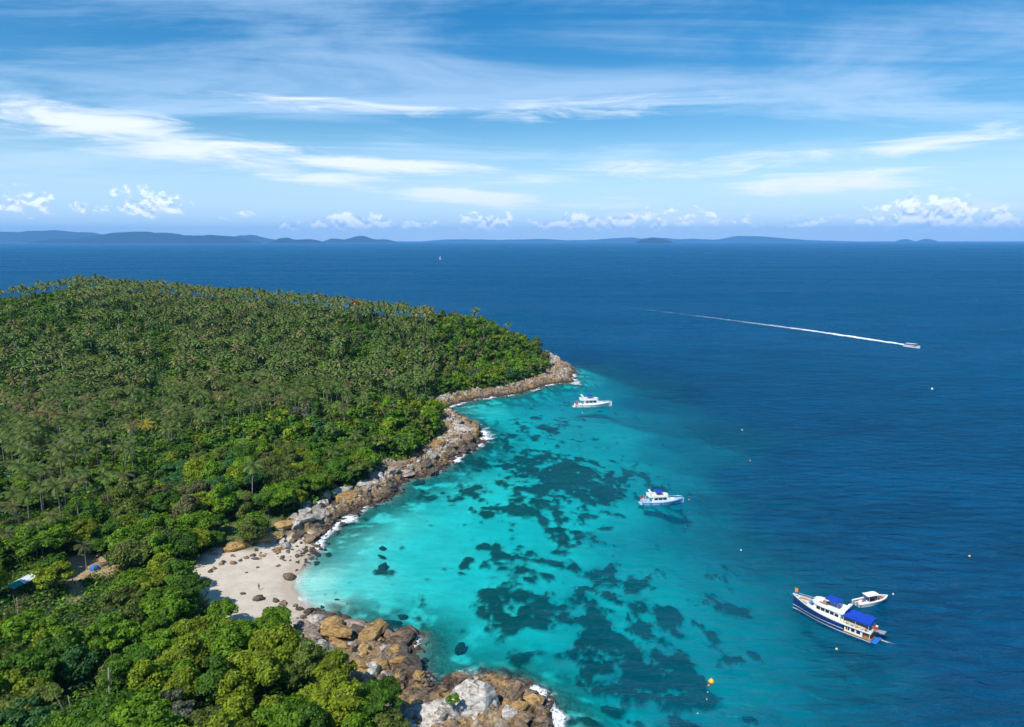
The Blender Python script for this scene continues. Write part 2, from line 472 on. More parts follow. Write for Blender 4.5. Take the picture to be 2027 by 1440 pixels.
# coral and seagrass patches on the sand
reef_px = [(1140, 930, 150, 42, 1), (1080, 960, 130, 36, .8), (1180, 965, 60, 30, .9), (1060, 900, 110, 34, .85), (1000, 870, 110, 50, .7), (1110, 905, 90, 28, .8), (960, 900, 70, 40, .6), (1060, 1000, 80, 18, .8), (1200, 940, 60, 24, .7), (930, 960, 60, 14, .7),
           (1020, 860, 130, 30, .6), (1080, 830, 110, 34, .55), (880, 975, 60, 12, .8), (1210, 995, 30, 10, .6), (1110, 1000, 90, 22, .7),
           (967, 1012, 14, 8, 1.2), (932, 997, 5, 4, 1), (918, 1027, 7, 4, 1), (980, 995, 26, 6, .8), (990, 1020, 14, 5, .6), (1040, 940, 60, 16, .7),
           (1105, 1042, 34, 16, 1), (1170, 1046, 46, 16, .9), (1190, 1030, 22, 12, .8), (1225, 1000, 28, 8, .7), (950, 1070, 20, 8, 1), (982, 1068, 11, 7, 1), (918, 1106, 11, 7, 1.1), (932, 1095, 12, 5, .9), (910, 1122, 6, 4, 1), (880, 1115, 12, 4, .8), (930, 1055, 16, 4, .7), (915, 1080, 14, 4, .8),
           (1022, 1096, 52, 26, 1.1), (1040, 1080, 40, 14, 1), (1000, 1090, 30, 16, 1), (1120, 1098, 40, 20, 1.1), (1105, 1075, 26, 16, .9), (1190, 1106, 36, 16, 1), (1210, 1120, 40, 16, 1), (1262, 1132, 34, 22, 1), (1090, 1125, 26, 14, .9), (1258, 1112, 22, 8, .8), (975, 1126, 16, 6, .7),
           (1060, 1160, 70, 30, 1), (1000, 1185, 60, 34, 1), (960, 1165, 36, 16, .9), (1010, 1215, 46, 22, 1), (1130, 1160, 60, 26, .9), (1150, 1200, 90, 34, 1), (1080, 1200, 70, 24, 1), (960, 1200, 30, 14, .8), (1200, 1150, 60, 18, .8), (1050, 1135, 50, 12, .7),
           (1290, 1180, 60, 20, 1), (1330, 1195, 44, 18, 1), (1270, 1160, 40, 16, .8), (1280, 1220, 34, 18, 1), (1180, 1240, 70, 24, 1.1), (1160, 1220, 60, 20, 1), (1140, 1270, 46, 14, 1), (1100, 1210, 60, 20, .9), (1240, 1250, 40, 20, .8),
           (1250, 1275, 90, 30, 1), (1330, 1265, 56, 24, 1.1), (1200, 1290, 70, 24, 1), (1280, 1310, 100, 30, 1.2), (1320, 1290, 60, 24, 1), (1230, 1330, 80, 22, 1.1), (1200, 1320, 50, 18, 1), (1380, 1320, 40, 40, .9), (1360, 1345, 60, 18, 1), (1300, 1345, 60, 18, 1),
           (1040, 1280, 46, 16, .9), (1060, 1300, 36, 12, .7), (985, 1288, 30, 10, .5), (1080, 1350, 70, 10, .5), (1140, 1320, 30, 10, .6), (1215, 1370, 34, 14, 1.1), (1260, 1385, 26, 10, 1), (1330, 1380, 60, 20, .9), (1340, 1410, 60, 22, 1), (1430, 1405, 60, 26, 1.1), (1460, 1430, 50, 26, 1.1), (1400, 1385, 50, 14, .9), (1260, 1425, 70, 16, .9), (1150, 1415, 60, 16, .7), (1210, 1440, 60, 16, .8), (1000, 1330, 60, 14, .5),
           (1455, 1152, 40, 22, 1), (1480, 1165, 34, 14, .9), (1415, 1130, 16, 6, .6), (1410, 1215, 22, 12, .8), (1455, 1255, 26, 8, .9), (1495, 1246, 14, 10, .9), (1492, 1370, 16, 9, 1), (1510, 1425, 12, 8, .8), (1410, 1090, 40, 12, .6), (1440, 1075, 30, 10, .6), (1550, 1310, 16, 8, .5), (1535, 1318, 10, 6, .5),
           (756, 1126, 17, 9, .8), (755, 1104, 12, 5, .6), (700, 1148, 50, 7, .35), (745, 1150, 30, 6, .3), (912, 1290, 18, 9, .5)]
RF = []
for (x, y, a, b, s) in reef_px:
    c = at(x, y); ex = at(x + a, y) - c; ey = at(x, y - b) - c
    RF.append((c.x, c.y, ex.x, ey.y, s))
def reef_amount(X, Y):
    wx = (fbm(X / 7.0, Y / 7.0, octaves=3, seed=3) - .5) * 8.0
    wy = (fbm(X / 7.0, Y / 7.0, octaves=3, seed=9) - .5) * 12.0
    g = np.zeros_like(X)
    for (x, y, a, b, s) in RF:
        r2 = ((X + wx * min(1, a / 6) - x) / (a * 1.05)) ** 2 + ((Y + wy * min(1, b / 9) - y) / (b * 1.05)) ** 2
        g = np.maximum(g, s * np.exp(-r2 * 0.9))
    n = fbm(X / 2.6, Y / 4.0, octaves=5, seed=21, gain=.62)
    n2 = fbm(X / 11.0, Y / 14.0, octaves=3, seed=31)
    soft = sstep(g + (n2 - .5) * .8 + (n - .5) * .5, .22, .95)
    n3 = fbm(X / 5.5, Y / 7.5, octaves=4, seed=37)
    return np.clip(.34 * soft + .80 * sstep(g + (n - .5) * 1.9 + (n3 - .5) * 1.5, 0.34, 1.02), 0, 1)

near_rocks = [tuple(at(x, y, 2).xy) for (x, y) in [(580, 1215), (600, 1262), (660, 1300), (690, 1340), (705, 1400), (790, 1470), (840, 1620), (1200, 1620), (1150, 1400), (900, 1300), (800, 1220)]]
def surface(X, Y):
    """height of land and seabed with masks sand, rock, reef, dirt, grass, signed coast distance"""
    d, beach = coast_query(X, Y)
    wob = (fbm(X / 5.0, Y / 5.0, octaves=4, seed=5) - .5)
    near = np.exp(-(d / 14.0) ** 2)
    d = d + wob * near * np.where(beach > .5, 1.0, 5.0)
    sand_sd = poly_sd(sand_poly, X, Y)
    sand = sstep(sand_sd + wob * 5, -2.0, 1.5)
    h_hill = hill(X, Y) + (fbm(X / 40, Y / 40, octaves=3, seed=8) - .5) * 5 * sstep(d, 30, 90)
    px, py, _ = to_px(X, Y, 3 * np.ones_like(X))
    # rocky shore: steep first metres, then the hill
    cliff = np.exp(-(((px - 700) / 70) ** 2 + ((py - 975) / 40) ** 2)) * 3.0 + np.exp(-(((px - 1100) / 40) ** 2 + ((py - 725) / 25) ** 2)) * 6.0
    band = 13.0 + 7.0 * np.exp(-(((px - 900) / 60) ** 2 + ((py - 860) / 40) ** 2)) + 9.0 * np.exp(-(((px - 760) / 80) ** 2 + ((py - 1310) / 90) ** 2)) + 7 * np.exp(-(((px - 1100) / 50) ** 2 + ((py - 735) / 30) ** 2))
    rise = 0.15 + (2.6 + cliff) * (1 - np.exp(-np.maximum(d, 0) / 4.0)) + 0.20 * np.maximum(d, 0)
    land = np.minimum(h_hill, rise)
    blend = sstep(d, 18, 60)
    land = land * (1 - blend) + h_hill * blend
    rock = (1 - sand) * sstep(d + wob * 9, -7, -3) * (1 - sstep(d + wob * 8, band - 3, band + 2))
    # ledges and blocks: cells of different height with narrow clefts, tilted beds
    bx = X * .8 + Y * .35 + wob * 5; by = Y * .5 - X * .25
    c1 = np.abs(fbm(bx / 3.4, by / 3.4, octaves=3, seed=41) - .5) * 2
    c2 = vnoise(np.floor(bx / 2.6 + wob * 2), np.floor(by / 3.6 + wob * 2), seed=77)
    c3 = vnoise(np.floor(bx / 1.3 + wob * 3), np.floor(by / 1.7 + wob * 3), seed=78)
    blocks = (sstep(c1, 0.0, .20) - .8) * 1.5 + (c2 - .5) * 2.1 + (c3 - .5) * 1.0 + (fbm(X / 1.4, Y / 1.4, octaves=3, seed=51) - .5) * 1.0
    beach_h = 0.02 + np.minimum(np.maximum(d, 0) * 0.085, 2.6) + (fbm(X / 9, Y / 9, octaves=2, seed=4) - .5) * .25 * sstep(d, 2, 8)
    land = land * (1 - sand) + np.minimum(land, beach_h) * sand + blocks * rock * sstep(d, 0.0, 4.0)
    nr = sstep(poly_sd(near_rocks, X, Y) + wob * 3, -2, 3)
    land = land * (1 - nr) + np.minimum(land, .5 + .10 * np.maximum(d, 0) + blocks * .62 + .35) * nr
    rock = np.maximum(rock, nr * (d > 0))
    dep = sea_depth(X, Y)
    slope = 0.10 * beach + 0.26 * (1 - beach)
    reef = reef_amount(X, Y)
    bed = -np.minimum(dep, slope * np.maximum(-d, 0) + 0.03 * np.maximum(-d, 0) ** 1.3)
    lumps = reef * (0.25 + 0.6 * fbm(X / 2.0, Y / 2.0, octaves=3, seed=61)) * sstep(-bed, 0.8, 2.2)
    rocksub = (1 - beach) * np.exp(-np.maximum(-d, 0) / 7.0) * (fbm(X / 2.2, Y / 2.2, octaves=3, seed=71) - .35) * 1.6 * sstep(-d, 0, 2)
    bed = bed + lumps + np.minimum(rocksub, -bed * .9 + .25)
    h = np.where(d > 0, np.maximum(land, 0.06), bed)
    rock_u = (1 - beach) * np.exp(-(np.maximum(-d, 0) / 12.0) ** 2) * sstep(fbm(X / 4, Y / 4, octaves=4, seed=81) + .12 * np.exp(-np.maximum(-d, 0) / 5), .33, .58)
    rock = np.where(d > 0, rock, np.maximum(rock_u, rock * .8))
    dirt = np.zeros_like(X)
    for p in dirt_polys: dirt = np.maximum(dirt, sstep(poly_sd(p, X, Y) + wob * 4, -1.5, 1.2))
    grass = sstep(poly_sd(grass_poly, X, Y) + wob * 6, -2, 2)
    return h, np.where(d > 0, sand, 1 - rock), rock, np.where(d > 0, 0, reef), dirt * (d > 0), grass * (d > 0), d, beach

def axis(dense0, dense1, step, lo, hi, grow=1.18):
    a = list(np.arange(dense0, dense1 + step * .5, step))
    s = step; x = dense1
    while x < hi:
        s *= grow; x += s; a.append(min(x, hi))
    s = step; x = dense0; pre = []
    while x > lo:
        s *= grow; x -= s; pre.append(max(x, lo))
    return np.array(pre[::-1] + a)
def grid_mesh(xs, ys):
    X, Y = np.meshgrid(xs, ys); nx, ny = len(xs), len(ys)
    i = np.arange(nx * ny).reshape(ny, nx)
    F = np.stack([i[:-1, :-1], i[:-1, 1:], i[1:, 1:], i[1:, :-1]], -1).reshape(-1, 4)
    return X.ravel(), Y.ravel(), F

# ------------------------------------------------------------------ terrain
def terrain_material():
    m, t, out = new_mat('island_ground')
    P = geo_pos(t); x, y, z = t.sep(P)
    sand = t.attr('sand'); rock = t.attr('rock'); reef = t.attr('reef'); dirt = t.attr('dirt'); grass = t.attr('grass')
    n1 = t.noise(P, 0.35, 6.0, 0.6); n2 = t.noise(P, 1.6, 6.0, 0.65); n3 = t.noise(P, 0.09, 4.0, 0.5)
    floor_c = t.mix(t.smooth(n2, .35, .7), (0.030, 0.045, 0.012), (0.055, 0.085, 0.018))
    dirt_c = t.mix(t.smooth(n2, .3, .7), (0.30, 0.20, 0.11), (0.42, 0.31, 0.19))
    grass_c = t.mix(t.smooth(n1, .35, .65), (0.09, 0.13, 0.03), (0.17, 0.16, 0.07))
    # rocks: dark wet foot, ochre middle, grey to white weathered tops, vertical stains
    stain = t.noise(t.mapping(P, scale=(1.3, 1.3, .12)), 1.0, 5.0, .6)
    zz = z + (n1 - .5) * 3.4
    ochre = t.mix(t.smooth(n3 * .5 + n1 * .5, .40, .60), t.mix(t.smooth(n2, .3, .72), (0.13, 0.095, 0.062), (0.30, 0.24, 0.18)), t.mix(t.smooth(n2, .3, .72), (0.20, 0.115, 0.042), (0.42, 0.265, 0.095)))
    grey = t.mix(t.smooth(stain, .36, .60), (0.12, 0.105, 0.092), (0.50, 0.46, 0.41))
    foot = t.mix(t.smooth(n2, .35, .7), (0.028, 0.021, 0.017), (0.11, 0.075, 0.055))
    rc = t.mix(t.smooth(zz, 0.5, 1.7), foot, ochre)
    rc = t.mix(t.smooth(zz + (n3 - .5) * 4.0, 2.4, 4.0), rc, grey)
    crack = t.smooth(t.noise(t.mapping(P, rot=(0, 0, R(25)), scale=(.9, .38, 1.4)), 1.0, 5.0, .7, 1.2), .36, .47)
    rc = t.mix(t.smooth(z, -.25, -.05), t.mix(t.smooth(n2, .35, .65), (0.13, 0.10, 0.08), (0.30, 0.24, 0.19)), rc)
    rc = t.mix(crack, t.mix(.5, rc, (0.05, 0.04, 0.03)), rc)
    wet = t.smooth(z + (n1 - .5) * .5, 0.15, 0.5)
    sand_c = t.mix(t.smooth(n1, .3, .7), (0.48, 0.41, 0.33), (0.56, 0.49, 0.40))
    sand_c = t.mix(wet, (0.42, 0.35, 0.27), sand_c)
    bed_c = t.mix(t.smooth(n3 * .6 + n1 * .4, .36, .64), (0.62, 0.60, 0.52), (0.76, 0.73, 0.63))
    sand_c = t.mix(t.smooth(z, -.35, .0), bed_c, sand_c)
    reef_c = t.mix(t.smooth(n2, .3, .7), (0.020, 0.030, 0.022), (0.075, 0.080, 0.050))
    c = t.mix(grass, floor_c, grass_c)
    c = t.mix(dirt, c, dirt_c)
    c = t.mix(sand, c, sand_c)
    c = t.mix(rock, c, rc)
    c = t.mix(t.smooth(reef + (n2 - .5) * .5, .0, .92), c, reef_c)
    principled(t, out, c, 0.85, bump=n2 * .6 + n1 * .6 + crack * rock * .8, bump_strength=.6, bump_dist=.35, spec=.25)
    return m
xs = axis(-118, 118, 0.62, -900, 420); ys = axis(98, 500, 0.74, -60, 830)
TX, TY, TF = grid_mesh(xs, ys)
TH, Tsand, Trock, Treef, Tdirt, Tgrass, Td, Tbeach = surface(TX, TY)
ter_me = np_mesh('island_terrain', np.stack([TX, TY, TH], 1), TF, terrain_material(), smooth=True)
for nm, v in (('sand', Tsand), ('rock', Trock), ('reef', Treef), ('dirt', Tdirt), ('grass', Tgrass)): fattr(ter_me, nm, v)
_fr = Trock[TF].max(1) * (Td[TF].min(1) > 0)
ter_me.polygons.foreach_set('use_smooth', _fr < .4)
terrain = tag(link('island_terrain', ter_me), 'island ground with sandy beach, rocky shore and pale seabed', 'terrain', kind='structure')
_HX, _HY, _HG = xs, ys, TH.reshape(len(ys), len(xs))
def ground(x, y):
    """bilinear height of the built terrain"""
    x = np.asarray(x, float); y = np.asarray(y, float)
    i = np.clip(np.searchsorted(_HX, x) - 1, 0, len(_HX) - 2); j = np.clip(np.searchsorted(_HY, y) - 1, 0, len(_HY) - 2)
    fx = np.clip((x - _HX[i]) / (_HX[i + 1] - _HX[i]), 0, 1); fy = np.clip((y - _HY[j]) / (_HY[j + 1] - _HY[j]), 0, 1)
    return (_HG[j, i] * (1 - fx) + _HG[j, i + 1] * fx) * (1 - fy) + (_HG[j + 1, i] * (1 - fx) + _HG[j + 1, i + 1] * fx) * fy

# ------------------------------------------------------------------ sea
def water_material():
    m, t, out = new_mat('sea_water')
    P = geo_pos(t)
    depth = t.attr('depth'); foam = t.attr('foam')
    # wave relief: short chop, wind waves with long crests, broad swell patches
    w1 = t.noise(t.mapping(P, rot=(0, 0, R(46)), scale=(.11, .30, 1)), 1.0, 5.0, .60, .6, dims='2D')
    w2 = t.noise(t.mapping(P, rot=(0, 0, R(40)), scale=(.05, .15, 1)), 1.0, 3.0, .5, .4, dims='2D')
    w3 = t.noise(t.mapping(P, rot=(0, 0, R(20)), scale=(.9, 1.3, 1)), 1.0, 3.0, .6, .2, dims='2D')
    gust = t.noise(t.mapping(P, rot=(0, 0, R(-8)), scale=(.0016, .0060, 1)), 1.0, 5.0, .6, .3, dims='2D')
    gust2 = t.noise(t.mapping(P, rot=(0, 0, R(-10)), scale=(.012, .04, 1)), 1.0, 4.0, .6, .3, dims='2D')
    height = (w1 * .75 + w2 * .7 + w3 * .10) * t.smooth(depth, 1.0, 14.0, .22, 1.0)
    b = t.node('ShaderNodeBump'); b.inputs['Strength'].default_value = 1.0; b.inputs['Distance'].default_value = 4.2
    t.put(b.inputs['Height'], height)
    nrm = b.outputs[0]
    # light that comes back out of the water column
    dd = t.m('MINIMUM', depth, 40.0)
    def ex(k): return t.m('EXPONENT', dd * (-k))
    tr = t.comb(ex(.90), ex(.050), ex(.030))
    trans = t.node('ShaderNodeBsdfTransparent'); t.link(tr.s, trans.inputs[0])
    body_c = t.mix(t.smooth(dd, 3.0, 20.0), (0.000, 0.165, 0.235), (0.000, 0.080, 0.190))
    body_c = t.mix(t.smooth(gust2 * .55 + w2 * .45, .36, .66) * .55, body_c, (0.0, 0.042, 0.105))
    body = t.node('ShaderNodeBsdfDiffuse'); t.link(body_c.s, body.inputs[0]); t.link(nrm, body.inputs['Normal'])
    mx = t.node('ShaderNodeMixShader')
    t.put(mx.inputs[0], 1.0 - t.m('EXPONENT', dd * (-.078)))
    t.link(trans.outputs[0], mx.inputs[1]); t.link(body.outputs[0], mx.inputs[2])
    # mirror of the sky, softened by ripples
    gl = t.node('ShaderNodeBsdfGlossy'); t.put(gl.inputs['Roughness'], t.smooth(gust, .3, .7, .22, .36)); t.link(nrm, gl.inputs['Normal'])
    gl.inputs[0].default_value = (.50, .80, 1, 1)
    fr = t.node('ShaderNodeFresnel'); fr.inputs[0].default_value = 1.33; t.link(nrm, fr.inputs['Normal'])
    f = t.m('MINIMUM', S(t, fr.outputs[0]) * t.smooth(gust, .30, .70, .30, .60), .30)
    mg = t.node('ShaderNodeMixShader'); t.put(mg.inputs[0], f)
    t.link(mx.outputs[0], mg.inputs[1]); t.link(gl.outputs[0], mg.inputs[2])
    # surf
    fn = t.noise(P, .75, 6.0, .72, 1.0); fn2 = t.noise(P, .20, 3.0, .5)
    ridge = 1.0 - t.m('ABSOLUTE', fn - .5) * 9.0
    fm = t.smooth(foam * .62 + t.m('MAXIMUM', ridge, -.3) * .40 + (fn2 - .5) * 1.3, .58, .96) * t.smooth(foam, .04, .25)
    fd = t.node('ShaderNodeBsdfDiffuse'); fd.inputs[0].default_value = (.80, .84, .86, 1)
    mf = t.node('ShaderNodeMixShader'); t.put(mf.inputs[0], fm * .92)
    t.link(mg.outputs[0], mf.inputs[1]); t.link(fd.outputs[0], mf.inputs[2])
    t.link(mf.outputs[0], out.inputs['Surface'])
    return m
M_WATER = water_material()
sx = axis(-118, 240, 0.95, -46000, 46000, 1.22); sy = axis(98, 500, 1.0, -3000, 40000, 1.20)
SX, SY, SF = grid_mesh(sx, sy)
Sd, Sb = coast_query(SX, SY)
Sh = ground(SX, SY)
inside_t = (SX > _HX[0]) & (SX < 118) & (SY < 500) & (SY > 98)
Sdep = np.where(inside_t, np.maximum(-Sh, 0.0), sea_depth(SX, SY))
# keep the water column smooth over single coral heads, but real close to shore
Sdep = np.where((SX > 118) | (SY > 500), np.maximum(sea_depth(SX, SY), 0), Sdep)
surf_rocky = np.exp(-(np.maximum(-Sd, 0) / 5.2) ** 2) * (1 - Sb) * sstep(-Sd, -6, .5)
def blob(px, py, a, b):
    x, y, _ = to_px(SX, SY, np.zeros_like(SX)); return np.exp(-(((x - px) / a) ** 2 + ((y - py) / b) ** 2))
focus = sum(s * blob(px, py, a, b) for (px, py, a, b, s) in [
    (965, 862, 16, 18, .75), (940, 884, 16, 10, .55), (925, 835, 16, 10, .4), (908, 902, 18, 12, .55), (900, 912, 10, 8, .4), (690, 1022, 38, 16, .6), (650, 1046, 20, 14, .7), (630, 1078, 14, 18, .7), (720, 1004, 24, 10, .35), (1085, 1400, 22, 34, .7), (1065, 1372, 14, 18, .6),
    (1100, 1430, 24, 24, .5), (742, 1248, 30, 9, .5), (700, 1234, 30, 8, .45), (816, 1275, 12, 16, .5), (835, 1335, 14, 18, .45), (1140, 758, 14, 6, .8), (1128, 745, 14, 6, .7), (1060, 771, 14, 4, .6), (1082, 762, 24, 4, .5),
    (960, 788, 26, 4, .5), (898, 800, 16, 6, .7), (1010, 782, 20, 3, .35), (865, 938, 14, 5, .3), (790, 955, 14, 14, .2)])
beach_foam = np.exp(-((-Sd - 1.0) / 1.5) ** 2) * Sb * .55 + np.exp(-((-Sd - 5.5) / 1.4) ** 2) * Sb * .33
Sfoam = np.clip(surf_rocky * .36 + surf_rocky * np.minimum(focus, 1) * .9 + np.minimum(focus, 1) * sstep(-Sd, -4, 0) * .62 * np.exp(-np.maximum(-Sd, 0) / 12) + beach_foam, 0, 1)
sea_me = np_mesh('sea', np.stack([SX, SY, np.zeros_like(SX)], 1), SF, M_WATER, smooth=True)
fattr(sea_me, 'depth', np.clip(Sdep * 1.0, 0, 60)); fattr(sea_me, 'foam', Sfoam)
sea = tag(link('sea', sea_me), 'turquoise bay water deepening to dark blue open sea', 'sea', kind='structure')

# ------------------------------------------------------------------ rocks
def rock_material():
    m, t, out = new_mat('shore_rock')
    P = geo_pos(t); x, y, z = t.sep(P)
    oi = t.node('ShaderNodeObjectInfo')
    tint = S(t, oi.outputs['Color'])
    n1 = t.noise(P, .5, 5.0, .6); n2 = t.noise(P, 2.0, 5.0, .65)
    stain = t.noise(t.mapping(P, rot=(R(12), R(18), 0), scale=(.6, .6, 2.6)), 1.0, 5.0, .6, .6)
    streak = t.noise(t.mapping(P, scale=(1.6, 1.6, .16)), 1.0, 4.0, .6)
    c = t.mix(t.smooth(stain, .36, .62), t.mix(.85, tint, (0.42, 0.38, 0.34), 'MULTIPLY'), tint)
    c = t.mix(t.smooth(streak, .54, .70) * .6, c, (0.10, 0.088, 0.075))
    c = t.mix(t.smooth(n2, .55, .78) * .45, c, (0.07, 0.055, 0.04))
    wet = t.smooth(z + (n1 - .5) * 1.5, .15, 1.1)
    c = t.mix(wet, t.mix(t.smooth(n2, .35, .65), (0.030, 0.022, 0.018), (0.095, 0.062, 0.045)), c)
    crack = t.smooth(t.noise(t.mapping(P, rot=(.3, .2, .4), scale=(.5, .5, 1.3)), 1.0, 4.0, .65, 1.5), .34, .42)
    c = t.mix(crack, t.mix(.6, c, (0.04, 0.033, 0.027)), c)
    principled(t, out, c, .85, bump=n2 * .5 + stain * .7 + crack * .5, bump_strength=.7, bump_dist=.3, spec=.25)
    return m
M_ROCK = rock_material()
def icosphere(sub):
    import bmesh
    bm = bmesh.new(); bmesh.ops.create_icosphere(bm, subdivisions=sub, radius=1.0)
    v = np.array([q.co[:] for q in bm.verts]); f = np.array([[q.index for q in p.verts] for p in bm.faces]); bm.free()
    return v, f
ICO3, ICO4, ICO5 = icosphere(3), icosphere(4), icosphere(5)
def rock_mesh(name, seed, stretch=(1.25, 1.0, .75), cuts=9, rough=.12, ico=ICO3, bed=.05):
    r = np.random.default_rng(seed)
    v, f = ico; v = v.copy() * np.array(stretch)
    for i in range(cuts):                       # break off flat faces
        n = r.normal(size=3); n /= np.linalg.norm(n)
        if n[2] < -.2: n[2] *= -1
        dist = r.uniform(.40, .74) * np.linalg.norm(n * np.array(stretch))
        s = v @ n - dist
        v = v - np.where(s > 0, s * .97, 0)[:, None] * n
    nn = v / (np.linalg.norm(v, axis=1, keepdims=True) + 1e-9)
    a = fbm(v[:, 0] * 1.6 + seed, v[:, 1] * 1.6, v[:, 2] * 1.6, octaves=4, seed=seed) - .5
    tb = r.uniform(-.4, .4, 2)
    beds = np.sin((v[:, 2] + v[:, 0] * tb[0] + v[:, 1] * tb[1]) * 14 + a * 6)
    v = v + nn * (a * rough * 2.6 + bed * .6 * beds)[:, None]
    return np_mesh(name, v * 1.25, f, M_ROCK, smooth=False)
ROCKS = [rock_mesh('rock', 100 + i, stretch=((1.4, 1.0, .7), (1.1, 1.0, .85), (1.7, .9, .55), (1.2, 1.05, .65))[i % 4], cuts=15 + i) for i in range(8)]
SLABS = [rock_mesh('rock', 140 + i, stretch=(2.0, 1.05, .40), cuts=16, rough=.06, bed=.09, ico=ICO4) for i in range(4)]
TINTS = {'ochre': (0.42, 0.27, 0.105), 'grey': (0.46, 0.42, 0.37), 'brown': (0.27, 0.19, 0.125), 'dark': (0.12, 0.10, 0.08), 'white': (0.52, 0.495, 0.46), 'pink': (0.42, 0.33, 0.27)}
WORDS = {'ochre': 'ochre stained', 'grey': 'pale grey', 'brown': 'brown weathered', 'dark': 'dark wet', 'white': 'bleached white', 'pink': 'pinkish grey'}
def shore_name(px, py):
    if py < 800: return 'on the headland shore, ' + ('tip' if px > 1085 else 'outer part' if px > 1010 else 'inner part')
    if py < 925: return 'on the rocky outcrop, ' + ('seaward side' if px > 915 else 'middle' if px > 870 else 'towards the cliff')
    if py < 1045: return 'along the cliff ' + ('near the outcrop' if px > 790 else 'below the bleached boulder' if px > 720 else 'in its middle' if px > 660 else 'near the beach')
    if py < 1215: return 'on the sandy beach, ' + ('left end' if px < 520 else 'upper rocks' if py < 1100 else 'water edge' if px > 560 else 'lower rocks')
    return 'on the near shore ' + ('by the end of the beach' if px < 670 else 'under the near trees' if px < 745 else 'by the lone dark boulder' if py < 1290 else 'by the ochre blocks' if py < 1340 and px < 850 else 'left of the white boulders' if px < 860 else 'by the white boulders')
def add_rock(px, py, size, kind, mesh=None, rz=None, label=None, sink=.25, sc=(1, 1, 1), tilt=.25):
    p = at(px, py, 0.0)
    for _ in range(3): p = at(px, py, max(-2.5, float(ground(p.x, p.y))))
    g = float(ground(p.x, p.y))
    o = link('shore_rock', mesh or random.choice(ROCKS))
    o.scale = (size * sc[0], size * sc[1], size * sc[2])
    o.location = (p.x, p.y, g + size * sc[2] * (.55 - sink))
    o.rotation_euler = (random.uniform(-tilt, tilt), random.uniform(-tilt, tilt), random.uniform(0, 6.28) if rz is None else rz)
    kf = random.uniform(.8, 1.15); o.color = tuple(c * kf for c in TINTS[kind]) + (1,)
    if label: tag(o, label, 'rock')
    else:
        w = ('small ' if size < .75 else 'large ' if size > 1.8 else '') + WORDS[kind] + (' slab ' if mesh in SLABS else ' rock ') + shore_name(px, py)
        tag(o, w, 'rock', w)
    return o
# the great bleached boulder at the near corner: layered, broken by joints
def big_boulder(name, px, py, size, seed, sc, rz, label, tint='white'):
    r = np.random.default_rng(seed)
    v, f = ICO5; v = v.copy() * np.array(sc)
    for i in range(10):
        n = r.normal(size=3); n /= np.linalg.norm(n)
        if n[2] < 0: n[2] *= -1
        dist = r.uniform(.66, .92) * np.linalg.norm(n * np.array(sc)); s = v @ n - dist
        v = v - np.where(s > 0, s * .9, 0)[:, None] * n
    a = fbm(v[:, 0] * 1.3 + seed, v[:, 1] * 1.3, v[:, 2] * 1.3, octaves=5, seed=seed) - .5
    lay = v[:, 0] * .55 + v[:, 2] * .75 + v[:, 1] * .2 + a * .9
    saw = (lay * 7) % 1.0
    cleft = np.abs(fbm(v[:, 0] * 1.7 + 9, v[:, 1] * 1.7, v[:, 2] * 1.7, octaves=2, seed=seed + 5) - .5)
    nn = v / np.linalg.norm(v, axis=1, keepdims=True)
    v = v + nn * (a * .30 + (saw - .5) * .035 - .16 * np.exp(-(cleft / .028) ** 2))[:, None]
    o = link(name, np_mesh(name, v, f, M_ROCK, smooth=True))
    p = at(px, py, 1.0); o.location = (p.x, p.y, .6); o.scale = (size,) * 3; o.rotation_euler = (0, 0, rz)
    o.color = TINTS[tint] + (1,)
    return tag(o, label, 'rock')
big_boulder('giant_boulder', 934, 1396, 5.3, 11, (1.12, .95, 1.36), R(-20), 'giant layered white boulder with a green shrub on it at the near shore')
big_boulder('giant_boulder', 862, 1424, 5.0, 23, (1.35, .9, .85), R(12), 'long low jointed white rock leaning against the giant white boulder')
big_boulder('giant_boulder', 1006, 1418, 2.3, 31, (1.1, .9, 1.25), R(30), 'rounded grey white boulder just right of the giant white boulder')
big_boulder('giant_boulder', 800, 1446, 3.6, 37, (1.4, 1.0, .62), R(-10), 'broken pale rock at the bottom edge beside the trees')
